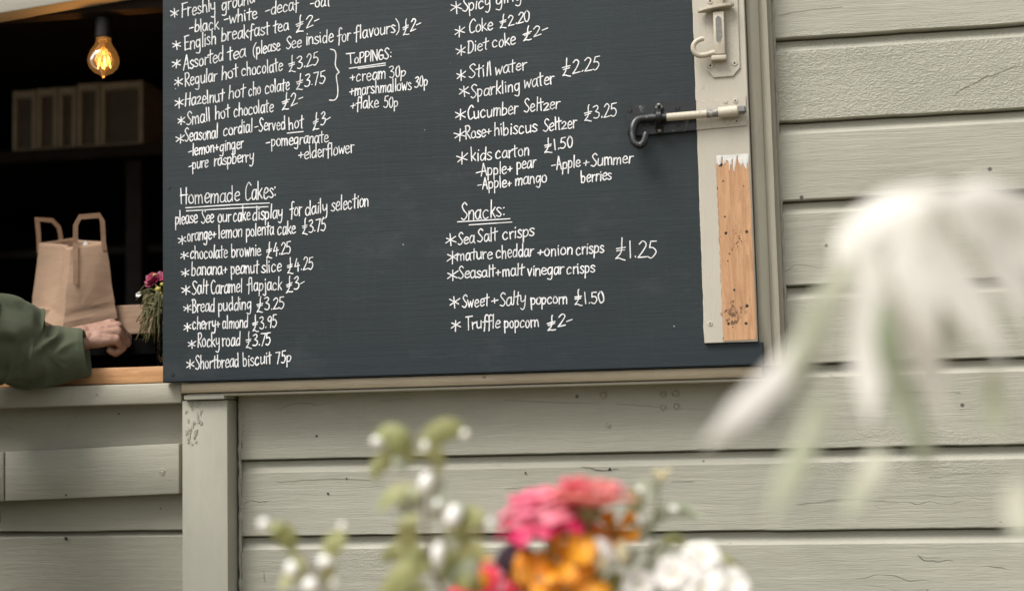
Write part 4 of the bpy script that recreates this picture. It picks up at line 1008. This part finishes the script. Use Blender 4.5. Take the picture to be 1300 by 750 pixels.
obj('body', body, M['skin'], person, True)

# ---- jacket: trunk, left sleeve, and the right sleeve with its folds
bm = bmesh.new()
capsule_chain(bm, [V((tx-.06, TY, 1.37)), V((tx-.05, TY, 1.20)), V((tx-.03, TY+.01, 1.05))], [.10, .145, .150])
for s_ in (-1, 1): capsule_chain(bm, [V((tx-.04+s_*.03, TY, 1.2)), V((tx-.02+s_*.055, TY, 1.05)), V((tx+s_*.075, TY, .92))], [.13, .135, .150])
capsule_chain(bm, [V((tx-.17, TY, 1.33)), V((tx+.02, TY+.01, 1.33))], [.092, .088])
capsule_chain(bm, [V((tx+.02, TY+.02, 1.32)), lerp(V((tx+.02, TY+.02, 1.32)), sh, .6), sh], [.082, .078, .075])
capsule_chain(bm, [V((tx-.18, TY, 1.33)), V((tx-.275, TY-.03, 1.07)), V((tx-.205, TY+.12, .92))], [.08, .062, .05])
capsule_chain(bm, [V((tx-.12, TY+.02, 1.44)), V((tx-.04, TY+.02, 1.44))], [.05, .05])
jk = fuse(bm, .010, 6)
for v in list(jk.verts): v.co += v.normal*(.008*noise.noise(V((v.co.x*9, v.co.y*9, v.co.z*4.5))) + .004*noise.noise(v.co*24))
bmesh.ops.delete(jk, geom=[v for v in jk.verts if v.co.z < .925], context='VERTS')
# right sleeve: ring by ring along shoulder - elbow - cuff
path = crom([lerp(V((tx+.02, TY+.02, 1.32)), sh, .8), lerp(sh, elb, .35)+V((.005, 0, 0)), elb+V((-.004, .0, .004)), at(8, 435, -.115), at(40, 447, -.088), at(66, 450, -.068), at(92, 448, -.052), at(110, 448, -.044)], 26)
nP = len(path); NA = 110; T, U = frame_along(path); cum = [0]
for p, q in zip(path, path[1:]): cum.append(cum[-1]+(q-p).length)
tot = cum[-1]
def rad(t):                                      # t = metres back from the cuff
    pts = [(0, .0420), (.006, .0450), (.03, .0480), (.058, .0530), (.085, .0600), (.125, .073), (.17, .085), (.24, .082), (.40, .078), (.7, .076)]
    for (x0, y0), (x1, y1) in zip(pts, pts[1:]):
        if t <= x1: return y0+(y1-y0)*(t-x0)/(x1-x0)
    return pts[-1][1]
rings = []
for i, (p, t, u) in enumerate(zip(path, T, U)):
    v = t.cross(u); s_ = tot-cum[i]; ring = []; r = rad(s_)
    for j in range(NA):
        a = 2*math.pi*j/NA; dr = u*math.cos(a)+v*math.sin(a)
        q = p+dr*r
        # folds dragged diagonally round the sleeve, from the elbow towards the cuff
        wp = noise.noise(V((s_*7, dr.z*1.2, dr.y*1.2)))
        ph = s_/.058 + dr.z*.75 - dr.y*.35 + wp*1.1
        f1 = (.5+.5*math.cos(2*math.pi*ph))**1.6; m1 = .45+.75*noise.noise(V((s_*9, dr.z*1.7, 4.2)))
        ph2 = s_/.036 - dr.z*1.0 + dr.y*.5 + noise.noise(V((s_*11, dr.z*1.6, 9)))*1.0
        f2 = (.5+.5*math.cos(2*math.pi*ph2))**2.2; m2 = max(0, .2+1.1*noise.noise(V((s_*8, dr.z*2, 1.1))))
        fold = .0195*(f1-.35)*max(0, m1) + .0130*(f2-.25)*m2 + .0012*noise.noise(q*70)
        amp = min(1, max(.16, (s_-.012)/.06))*(.65+.35*min(1, r/.07))
        sh_t = -t*(-0.0*r+.16*dr.z*r)*max(0, 1-s_/.10)
        ring.append(jk.verts.new(q+dr*fold*amp - dr*.001 + sh_t))
    rings.append(ring)
for a, b in zip(rings, rings[1:]):
    for j in range(NA): jk.faces.new((a[j], a[(j+1) % NA], b[(j+1) % NA], b[j]))
last = rings[-1]; cpt = path[-1]; t = T[-1]
for sc, back in ((.985, -.0012), (.93, .001), (.90, .012), (.88, .04)):
    nr = [jk.verts.new(cpt+(x.co-cpt)*sc - t*back) for x in rings[-1]]
    for j in range(NA): jk.faces.new((last[j], last[(j+1) % NA], nr[(j+1) % NA], nr[j]))
    last = nr
obj('jacket', jk, M['olive'], person, True)
bm = bmesh.new()
for s_ in (-1, 1): capsule_chain(bm, [V((tx+s_*.045, TY, 1.02)), V((tx+s_*.075, TY, .90)), V((tx+s_*.098, TY+.02, .50)), V((tx+s_*.102, TY-.02, .13))], [.120, .128, .085, .070])
tr_ = fuse(bm, .012, 4); obj('trousers', tr_, M['denim'], person, True)
for s_ in (-1, 1):
    bm = bmesh.new(); capsule_chain(bm, [V((tx+s_*.10, TY-.05, .055)), V((tx+s_*.105, TY+.06, .05)), V((tx+s_*.11, TY+.16, .04))], [.053, .048, .040]); sh_ = fuse(bm, .008, 3)
    for v in sh_.verts: v.co.z = max(.003, v.co.z)
    obj('shoe', sh_, M['leather'], person, True)
bm = bmesh.new()
blob(bm, hd+V((0, -.022, .040)), .090, .098, .108, 24); blob(bm, hd+V((0, -.06, -.05)), .085, .06, .11, 20)
for s_ in (-1, 1): capsule_chain(bm, [hd+V((s_*.075, -.02, .03)), hd+V((s_*.088, -.03, -.08)), hd+V((s_*.075, -.04, -.16))], [.032, .036, .022])
hr = fuse(bm, .007, 4)
for v in list(hr.verts): v.co += v.normal*.006*noise.noise(V((v.co.x*40, v.co.y*40, v.co.z*6)))
bmesh.ops.delete(hr, geom=[v for v in hr.verts if v.co.y > hd.y+.045 and v.co.z < hd.z+.055], context='VERTS')
obj('hair', hr, M['hair'], person, True)
# ================================================================ flowers
GREEN = leafy('leaf_green', (.27, .295, .105), (.42, .42, .20), .4)
GREY = leafy('leaf_grey_green', (.27, .31, .20), (.46, .48, .37), .3)
PALE = leafy('leaf_pale_silver', (.78, .755, .69), (.86, .835, .78), .38)
PALE2 = leafy('leaf_silver_green', (.46, .49, .34), (.66, .66, .54), .4)
STEM = leafy('stem_green', (.10, .13, .04), (.16, .18, .07), .1)
TWIG = plain('brown_twig', (.14, .085, .05), .7)
BERRY = plain('white_berry_skin', (.80, .79, .74), .4, 0, .04, .1, 40)
WHITE = leafy('white_petal', (.78, .76, .71), (.84, .82, .78), .3)
CREAMY = leafy('cream_bud', (.62, .55, .30), (.72, .66, .45), .2)
PINK = leafy('pink_petal', (.76, .14, .24), (.84, .32, .38), .4)
PINKL = leafy('light_pink_petal', (.86, .20, .33), (.90, .40, .46), .4)
CORAL = leafy('coral_petal', (.90, .36, .34), (.92, .52, .48), .62)
MAG = leafy('magenta_petal', (.50, .008, .075), (.62, .02, .12), .2)
RED = leafy('red_petal', (.66, .012, .04), (.78, .03, .07), .2)
ORANGE = leafy('orange_petal', (.83, .27, .012), (.86, .40, .025), .3)
YEL = leafy('yellow_floret', (.78, .36, .03), (.82, .50, .06), .2)
PLUM = plain('dark_plum_floret', (.030, .008, .020), .6, 0, .5, .5, 200)
CALYX = leafy('olive_calyx', (.13, .12, .035), (.19, .17, .06), .15)
TZ = .74
def leaf(bm, pts, wd, side=None, fold=.25, prof=None):
    P = crom(pts, 6); n = len(P); rows = []
    for i, p in enumerate(P):
        t = (P[min(i+1, n-1)]-P[max(i-1, 0)]).normalized(); s = (side - t*side.dot(t)).normalized() if side else t.cross(V((0, 1, .2))).normalized()
        nn = s.cross(t); q = i/(n-1); w_ = wd*(prof(q) if prof else math.sin(math.pi*min(1, .04+q*.95))**.75)*.5 + .0002
        rows.append([bm.verts.new(p+s*w_*x+nn*abs(x)*w_*fold) for x in (-1, -.5, 0, .5, 1)])
    for a, b in zip(rows, rows[1:]):
        for j in range(4): bm.faces.new((a[j], a[j+1], b[j+1], b[j]))
def petals(bm, c, ax, r0, r1, n, wd, up=0., curl=0., jit=.1, roll=0.):
    ax = ax.normalized(); u = ax.orthogonal().normalized(); v = ax.cross(u)
    for k_ in range(n):
        a = 2*math.pi*(k_+random.uniform(-.25, .25))/n+roll; d_ = u*math.cos(a)+v*math.sin(a); sd_ = ax.cross(d_)
        L = r1*(1+random.uniform(-jit, jit)); pts = [c+d_*r0, c+d_*(r0+(L-r0)*.35)+ax*(up*.45*L), c+d_*(r0+(L-r0)*.72)+ax*(up*.85*L+curl*.2*L), c+d_*L+ax*(up*L+curl*L)]
        leaf(bm, pts, wd*(1+random.uniform(-.15, .15)), sd_, .22, lambda q: (.35+.65*min(1, q*1.6))*(1 if q < .8 else max(.15, 1-((q-.8)/.2)**2*.9)))
def stem_to(c, foot, r=.0016):
    bm = bmesh.new(); m_ = lerp(c, foot, .45)+V((random.uniform(-.01, .01), random.uniform(-.01, .01), .01)); P = crom([c, m_, foot], 6); tube(bm, P, [r+(.0008*i/len(P)) for i in range(len(P))], 8); return bm
DB = 1.42
jugc = at_d(700, 900, DB+.02); JUG = V((jugc.x, jugc.y, TZ))
def foot(): return JUG+V((random.uniform(-.018, .018), random.uniform(-.018, .018), .03))
# table and jug below the picture, so that the bouquet stands on something
table = thing('wooden_table', 'plain wooden garden table in front of the kiosk that the flowers stand on', 'table', (.05, -1.2, 0))
W_ = pine('table_wood', (.30, .22, .15), (.22, .15, .10))
bm = bmesh.new(); box(bm, -.75, .85, -2.0, -.72, TZ-.03, TZ-.0005, .003); obj('tabletop', bm, W_, table)
for x in (-.70, .80):
    for y in (-1.94, -.78):
        bm = bmesh.new(); box(bm, x-.03, x+.03, y-.03, y+.03, .001, TZ-.031, .003); obj('leg', bm, W_, table)
bm = bmesh.new(); lathe(bm, [(.0, .0), (.042, .0), (.046, .006), (.052, .05), (.046, .088), (.044, .098), (.041, .098), (.043, .088), (.048, .05), (.042, .010), (0, .008)], JUG, 32)
o = rebase(obj('flower_jug', bm, plain('pale_stoneware', (.55, .52, .46), .4), None, True, 50)); tag(o, 'pale stoneware jug on the table holding the bright bouquet', 'jug')
random.seed(21)
GB = 'flowers in the bouquet'
# pink zinnia, seen a little from below, darker magenta underneath
def zinnia(name, label, c, ax, R_, mats, layers=4, d_center=YEL, up0=.05, up1=.30, cu=-.10):
    t = thing(name, label, 'zinnia', c, GB); ax = ax.normalized()
    for i in range(layers):
        q = i/(max(1, layers-1)); bm = bmesh.new()
        petals(bm, c+ax*(.010*q), ax, R_*.16, R_*(1-.42*q), int(17-4*q), R_*.42, up0+up1*q, cu*(1-q*.6), .17, i*.3)
        obj('petal_ring', bm, mats[min(i, len(mats)-1)], t, True)
    bm = bmesh.new()
    u = ax.orthogonal().normalized(); v = ax.cross(u)
    for i in range(46):
        a = i*2.4; r = R_*.30*math.sqrt(i/46); blob(bm, c+ax*(.016+.006*(1-i/46))+u*math.cos(a)*r+v*math.sin(a)*r, .0026, .0026, .0042, 6)
    obj('flower_center', bm, d_center, t, True)
    bm = bmesh.new(); lathe(bm, [(.0018, -.020), (.005, -.016), (.011, -.009), (.0135, -.002), (.010, .003), (.001, .003)], c, 16, ax); obj('calyx', bm, CALYX, t, True)
    obj('stem', stem_to(c-ax*.016, foot(), .0022), STEM, t, True)
    return t
zinnia('pink_zinnia', 'large pink zinnia with a magenta underside, highest on the left of the bouquet', at_d(690, 660, DB), V((-.16, -.10, .96)), .051, [MAG, PINK, PINKL, PINKL, PINK], 5, PINKL, .10, .62, -.34)
zinnia('coral_zinnia', 'coral pink zinnia seen from the side above its olive green stem', at_d(748, 645, DB-.02), V((.08, .06, .98)), .046, [CORAL, CORAL, PINKL, CORAL], 4, YEL, .34, .40, -.12)
zinnia('red_zinnia', 'bright red zinnia with an orange centre low at the left of the bouquet', at_d(612, 752, DB-.02), V((-.15, -.62, .66)), .037, [RED, RED, PINK, RED], 4, ORANGE)
# a second, paler bloom behind the red one and pale pink petals under the coral one
zinnia('pale_pink_zinnia', 'pale pink zinnia half hidden under the coral one', at_d(748, 690, DB+.03), V((.5, -.35, .55)), .028, [WHITE, PINK], 2, YEL)
# orange lily-like flowers
def lily(label, c, ax, R_, mats=None):
    t = thing('orange_flower', label, 'flower', c, GB); ax = ax.normalized()
    bm = bmesh.new(); petals(bm, c, ax, .003, R_, 3, R_*.62, .55, -.16, .08); obj('outer_petals', bm, mats or ORANGE, t, True)
    bm = bmesh.new(); petals(bm, c+ax*.002, ax, .003, R_*.92, 3, R_*.44, .62, -.20, .08, math.pi/3); obj('inner_petals', bm, mats or ORANGE, t, True)
    u = ax.orthogonal().normalized(); v = ax.cross(u)
    bm = bmesh.new()
    for i in range(5):
        a = i*1.2566; e = c+ax*R_*.75+(u*math.cos(a)+v*math.sin(a))*.008; tube(bm, [c, lerp(c, e, .6), e], [.0006, .0006, .0012], 6)
    obj('stamens', bm, CALYX, t, True)
    obj('stem', stem_to(c, foot()), STEM, t, True); return t
lily('orange flower directly under the pink zinnia', at_d(706, 712, DB-.02), V((-.10, -.65, .30)), .043)
lily('orange flower below the others, at the bottom edge in the middle', at_d(672, 758, DB-.03), V((-.3, -.5, .75)), .040)
lily('orange flower at the bottom edge, right of the other low one', at_d(716, 752, DB-.03), V((.30, -.55, .45)), .042)
lily('orange flower beside the pale buds, right of the coral zinnia stem', at_d(782, 682, DB), V((-.15, -.55, .45)), .030)
lily('orange flower peeping above the coral zinnia', at_d(753, 628, DB+.055), V((0, -.3, .9)), .012)
lily('small orange bud-like flower on top of the red zinnia', at_d(609, 716, DB+.0), V((0, -.2, .9)), .014)
# cream buds
for i, (px, py, rr, lab) in enumerate(((768, 697, .010, 'pale cream bud leaning left beside the orange flower'), (790, 700, .008, 'pale cream bud right beside the orange flower'), (765, 712, .008, 'yellowish cream bud lowest beside the green calyx'))):
    t = thing('cream_bud', lab, 'bud', at_d(px, py, DB-.035), GB); c = at_d(px, py, DB-.035)
    bm = bmesh.new(); blob(bm, c, rr*.8, rr*.8, rr*1.45, 14, Matrix.Rotation(-.6+.5*i, 3, 'Y')); obj('petals', bm, WHITE if i < 1 else CREAMY, t, True)
    obj('stem', stem_to(c, foot(), .0011), STEM, t, True)
# dark plum scabious
c = at_d(655, 714, DB-.01); t = thing('scabious', 'dark plum scabious tucked in left of the orange flower', 'scabious', c, GB)
bm = bmesh.new()
for i in range(70):
    a = i*2.4; z = 1-1.5*i/70; r = math.sqrt(max(0, 1-z*z)); p = c+V((math.cos(a)*r*.017, math.sin(a)*r*.017, z*.017)); blob(bm, p, .0042, .0042, .0042, 6)
obj('florets', bm, PLUM, t, True); obj('stem', stem_to(c, foot(), .0013), STEM, t, True)
# white flowers at the right
def white_flower(label, c, R_, n, ax):
    t = thing('white_flower', label, 'flower', c, 'white flowers at the right of the bouquet'); bm = bmesh.new()
    for q in range(2): petals(bm, c+ax.normalized()*.003*q, ax, .001, R_*(1.12-.3*q), 4+q, R_*1.05, .22+.55*q, -.12, .2, q*.7)
    obj('petals', bm, WHITE, t, True)
    bm = bmesh.new(); blob(bm, c+ax.normalized()*.005, .003, .003, .003, 8); obj('flower_center', bm, CREAMY, t, True)
    obj('stem', stem_to(c, foot(), .0013), STEM, t, True)
white_flower('ruffled white flower, highest and rightmost of the white ones', at_d(891, 712, DB-.01), .020, 6, V((.1, -.6, .6)))
white_flower('ruffled white flower at the bottom edge, left of the highest white one', at_d(860, 734, DB-.03), .020, 6, V((-.3, -.6, .4)))
white_flower('ruffled white flower at the bottom right corner of the bouquet', at_d(922, 744, DB-.02), .019, 6, V((.4, -.6, .4)))
white_flower('ruffled white flower cut by the bottom edge under the highest white one', at_d(892, 754, DB-.04), .021, 6, V((0, -.7, .3)))
white_flower('small white flower at the bottom edge beside the orange blooms', at_d(812, 748, DB-.02), .017, 6, V((0, -.6, .5)))
# ---- leafy sprigs
def sprig(name, label, cat, stem_px, leaves, berries, d, extra=(), mat=GREEN, stemmat=TWIG):
    pts = [at_d(x, y, d+dd) for x, y, dd in stem_px]; c = pts[0]
    t = thing(name, label, cat, c, GB)
    bm = bmesh.new(); P = crom(pts+[foot()], 8); tube(bm, P, [.0011+.0012*i/len(P) for i in range(len(P))], 8); obj('stem', bm, stemmat, t, True)
    for mt, lst in ((mat, leaves), (GREY, extra)):
        if not lst: continue
        bm = bmesh.new()
        for L in lst:
            pp = [at_d(x, y, d+random.uniform(-.012, .012)) for x, y in L[0]]; leaf(bm, pp, L[1]*1.12*d/F, (pp[-1]-pp[0]).cross(V((random.uniform(-.45, .45), 1, random.uniform(-.5, .3)))), .25)
        obj('leaves', bm, mt, t, True)
    if berries:
        for px, py, w_, h__ in berries:
            bm = bmesh.new(); w_ *= .72; h__ *= .86; blob(bm, at_d(px, py, d-.006+random.uniform(-.006, .006)), w_*d/F/2, w_*d/F/2, h__*d/F/2, 14, Matrix.Rotation(random.uniform(-.5, .5), 3, 'Y'))
            obj('berry', bm, BERRY, t, True)
    return t
DS = 1.34
sprig('snowberry_sprig', 'tallest leafy sprig with white berries, left of the pink zinnia', 'sprig',
      [(548, 572, 0), (540, 600, 0), (538, 640, 0), (545, 690, 0), (560, 745, .02)],
      [([(525, 585), (512, 560), (490, 550), (470, 560)], 26), ([(528, 585), (505, 575), (482, 590), (474, 612)], 22), ([(536, 578), (548, 556), (572, 543), (597, 553)], 27), ([(540, 582), (548, 572), (556, 585), (553, 604)], 18),
       ([(530, 628), (512, 622), (494, 630), (480, 648)], 22), ([(528, 652), (518, 668), (520, 692), (528, 708)], 24), ([(548, 715), (530, 708), (505, 700), (484, 712)], 28), ([(545, 720), (525, 720), (500, 742), (478, 768)], 30),
       ([(570, 660), (592, 652), (606, 664), (612, 684)], 24), ([(565, 668), (584, 672), (596, 688)], 22), ([(566, 715), (580, 705), (602, 700), (618, 708)], 30), ([(556, 730), (574, 726), (596, 735), (612, 752)], 30), ([(540, 740), (528, 752), (520, 775)], 26)],
      [(541, 612, 26, 30), (575, 655, 30, 34), (556, 702, 23, 34), (478, 560, 20, 13), (590, 551, 14, 13), (540, 566, 13, 16), (622, 663, 13, 14), (556, 640, 14, 16)], DS,
      [([(560, 735), (585, 730), (600, 720), (612, 714)], 26), ([(536, 622), (524, 632), (516, 646), (514, 660)], 26), ([(546, 606), (556, 622), (556, 640)], 24), ([(570, 640), (580, 652), (578, 672)], 24), ([(545, 690), (566, 690), (580, 700)], 22), ([(518, 596), (508, 588), (498, 580)], 14), ([(525, 742), (518, 756), (510, 780)], 26), ([(548, 634), (556, 646), (552, 660)], 20)])
sprig('snowberry_sprig', 'low leafy sprig with white berries at the far left of the bouquet', 'sprig',
      [(380, 700, 0), (395, 725, 0), (420, 760, .01), (470, 800, .03)],
      [([(372, 702), (366, 685), (354, 672), (342, 664)], 24), ([(416, 712), (420, 695), (428, 682), (436, 668)], 24), ([(420, 716), (416, 730), (420, 745)], 18), ([(378, 712), (368, 728), (356, 748)], 16), ([(372, 700), (380, 720), (376, 740)], 15)],
      [(335, 665, 20, 17), (370, 722, 22, 24), (413, 712, 28, 19), (434, 668, 13, 13), (394, 742, 28, 22), (424, 738, 14, 16)], DS)
sprig('eucalyptus_sprig', 'grey green sprig with a yellow tip, right of the coral zinnia', 'sprig',
      [(838, 606, 0), (834, 640, 0), (826, 680, 0), (812, 740, .01)],
      [([(826, 668), (842, 652), (862, 644), (884, 650)], 17), ([(836, 650), (850, 646), (872, 650), (895, 658)], 14), ([(822, 640), (812, 628), (806, 612)], 16), ([(818, 672), (806, 662), (800, 645)], 17), ([(822, 700), (838, 694), (856, 702)], 18), ([(828, 610), (818, 618), (818, 640)], 20), ([(812, 700), (800, 706), (794, 722)], 18), ([(846, 700), (858, 712), (852, 728)], 16), ([(815, 720), (830, 716), (845, 726)], 18), ([(830, 664), (818, 670), (812, 690)], 14)],
      [(812, 662, 10, 16), (856, 646, 18, 9), (812, 622, 10, 10), (846, 688, 12, 12), (824, 690, 12, 12), (812, 736, 12, 14)], DB+.03, mat=GREY, stemmat=STEM)
c = at_d(839, 603, DB+.03); t = thing('yellow_bud', 'small yellow green bud at the top of the grey green sprig', 'bud', c, GB)
bm = bmesh.new(); petals(bm, c-V((0, 0, .006)), V((0, -.1, 1)), .001, .010, 7, .006, 1.1, .0, .1); obj('petals', bm, CREAMY, t, True)
obj('stem', stem_to(c-V((0, 0, .005)), foot(), .0011), STEM, t, True)
sprig('leafy_sprig', 'yellow green leaves low on the right beside the white flowers', 'sprig', [(900, 690, 0), (880, 715, 0), (850, 760, .01)],
      [([(895, 700), (920, 712), (942, 722)], 14), ([(840, 690), (856, 684), (872, 692)], 14), ([(800, 660), (806, 640), (800, 618)], 18), ([(790, 730), (776, 742), (760, 760)], 22), ([(752, 735), (740, 745), (735, 765)], 24), ([(738, 722), (752, 730), (770, 728)], 16)], [], DB+.02, stemmat=STEM)
# ---- the near silver leaved plant, far out of focus
DN = .91
t = thing('silver_plant', 'very blurred silvery plant with drooping pale leaves in the near foreground at right', 'plant', at_d(1210, 262, DN))
P = crom([at_d(1196, 262, DN), at_d(1240, 255, DN+.01), at_d(1300, 300, DN+.02), at_d(1345, 480, DN+.02), at_d(1365, 760, DN+.02)] + [V((at_d(1370, 900, DN+.02).x, at_d(1370, 900, DN+.02).y, TZ+.03))], 8)
bm = bmesh.new(); tube(bm, P, [.0012+.0012*i/len(P) for i in range(len(P))], 8); obj('stem', bm, STEM, t, True)
WK = 1.0
def bunch(name, lst, mt):
    bm = bmesh.new()
    for pp, w_ in lst:
        d_ = DN+random.uniform(-.02, .02); n = len(pp)
        Q = [at_d(x, y, d_+random.uniform(-.004, .004)) for x, y in pp]; leaf(bm, Q, w_*WK*DN/F, (Q[-1]-Q[0]).cross(V((random.uniform(-.3, .3), 1, random.uniform(-.5, .1)))), .2, lambda q: min(1, .35+q*3)*min(1, (1.02-q)*3.2))
    obj(name, bm, mt, t, True)
bunch('pale_leaves', [([(1180, 262), (1125, 270), (1085, 305), (1068, 365)], 52), ([(1150, 268), (1105, 300), (1085, 340), (1078, 372)], 46), ([(1112, 330), (1104, 390), (1101, 460), (1104, 538)], 44),
      ([(1150, 265), (1128, 310), (1160, 410), (1203, 535)], 56), ([(1185, 262), (1150, 300), (1165, 370), (1190, 450)], 50), ([(1190, 258), (1185, 310), (1230, 380), (1276, 455)], 54),
      ([(1205, 256), (1248, 280), (1285, 340), (1306, 415)], 58), ([(1200, 254), (1262, 258), (1320, 300), (1350, 370)], 54), ([(1215, 256), (1165, 254), (1120, 268), (1095, 292)], 44), ([(1230, 256), (1270, 275), (1300, 310), (1318, 350)], 44),
      ([(1040, 415), (1010, 455), (950, 515), (892, 565)], 36)], PALE)
bunch('silver_green_leaves', [([(1120, 568), (1110, 590), (1090, 625), (1072, 655)], 26), ([(1262, 470), (1262, 510), (1266, 556)], 26), ([(1046, 505), (1025, 560), (1000, 610), (974, 662)], 30), ([(1300, 610), (1294, 640), (1300, 690)], 36), ([(1082, 330), (1050, 380), (1022, 440), (1000, 475)], 30)], PALE2)
bunch('green_leaves', [([(1122, 380), (1130, 440), (1145, 510), (1172, 575)], 30), ([(1148, 470), (1158, 520), (1170, 560), (1178, 610)], 24), ([(1062, 350), (1040, 400), (1020, 460), (1006, 520)], 28), ([(1196, 395), (1204, 425), (1206, 450)], 22)], GREY)
bm = bmesh.new(); lathe(bm, [(.0, .0), (.034, .0), (.038, .006), (.040, .05), (.036, .09), (.033, .09), (.036, .05), (.034, .01), (0, .008)], (P[-1].x, P[-1].y, TZ), 28)
tag(rebase(obj('flower_jar', bm, plain('green_glass_jar', (.2, .26, .2), .15), None, True, 50)), 'small green jar on the table holding the silvery plant', 'jar')
# ---- small jar of flowers inside the hatch, half hidden by the board
hy = .045
t = thing('flower_jar', 'small jar of pink and yellow flowers in the hatch beside the menu board', 'jar of flowers', at(211, 464, hy))
k = NT('pale_jar_glass'); k.t.nodes.remove(k.b); tr = k.n('BsdfTransparent'); tr.inputs[0].default_value = (.86, .88, .80, 1); gl = k.n('BsdfGlossy'); gl.inputs['Roughness'].default_value = .05
fr = k.n('Fresnel'); fr.inputs[0].default_value = 1.4; mx = k.n('MixShader'); k.l(fr.outputs[0], mx.inputs[0]); k.l(tr.outputs[0], mx.inputs[1]); k.l(gl.outputs[0], mx.inputs[2]); k.l(mx.outputs[0], k.out.inputs[0])
jc = at(213, 464.5, hy); jc.z = lz1+.001 if lz1 > lz0 else jc.z
jh = at(213, 398, hy).z-jc.z
bm = bmesh.new(); lathe(bm, [(0, 0), (.020, 0), (.0225, .003), (.0225, jh*.8), (.0205, jh*.9), (.0205, jh), (.0195, jh), (.0195, jh*.9), (.0212, jh*.8), (.0212, .006), (0, .005)], jc, 28); obj('glass_jar', bm, k.m, t, True, 50)
random.seed(4)
bm = bmesh.new()
for i in range(9):
    a = random.uniform(0, 6.28); b0_ = jc+V((math.cos(a)*.013, math.sin(a)*.013, .01)); e = at(random.uniform(196, 214), random.uniform(355, 385), hy+random.uniform(-.02, .02)); tube(bm, crom([b0_, jc+V((-math.cos(a)*.008, math.sin(a)*.008, jh)), e], 5), .0011, 6)
obj('stems', bm, leafy('jar_stems', (.20, .17, .05), (.26, .23, .09), .2), t, True)
bm = bmesh.new()
for i in range(64):
    s_ = at(random.uniform(196, 210), random.uniform(366, 398), hy+random.uniform(-.02, .02)); e = at(random.uniform(172, 203), random.uniform(368, 436), hy+random.uniform(-.03, .02)); e.z = min(e.z, s_.z+.01)
    mdl = lerp(s_, e, .5)+V((0, 0, .014)); tube(bm, crom([s_, mdl, e], 5), [.0009]*11, 5)
for i in range(22):
    s_ = at(random.uniform(190, 210), random.uniform(368, 400), hy-.01); leaf(bm, [s_, s_+V((random.uniform(-.012, .005), -.006, random.uniform(-.006, .008))), s_+V((random.uniform(-.02, .006), -.008, random.uniform(-.03, .004)))], .006, V((random.uniform(-1, 1), 0, 1)))
obj('leaves', bm, leafy('jar_leaves', (.10, .10, .03), (.19, .165, .065), .3), t, True)
DMAG = leafy('deep_pink_petal', (.20, .006, .045), (.30, .015, .07), .15)
c = at(194, 357, hy-.005); bm = bmesh.new()
for q in range(3): petals(bm, c+V((0, -.002*q, .002*q)), V((-.3, -.7, .5)), .001, .0155-.003*q, 9, .008, .2+.25*q, 0, .1, q*.4)
obj('pink_bloom', bm, DMAG, t, True)
c = at(205, 352, hy); bm = bmesh.new(); petals(bm, c, V((.1, -.7, .6)), .001, .013, 9, .007, .3); obj('pink_bloom', bm, DMAG, t, True)
bm = bmesh.new()
for px, py, r in ((201, 367, .0062), (206, 361, .0045), (196, 349, .0035), (204, 373, .004)): blob(bm, at(px, py, hy-.014), r, r*.7, r*.8, 10)
obj('yellow_blooms', bm, plain('yellow_bloom', (.40, .33, .06), .6), t, True)
c = at(176.5, 374, hy-.01); bm = bmesh.new(); petals(bm, c, V((-.2, -.8, .4)), .0005, .0055, 6, .004, .3); obj('pale_bloom', bm, WHITE, t, True)
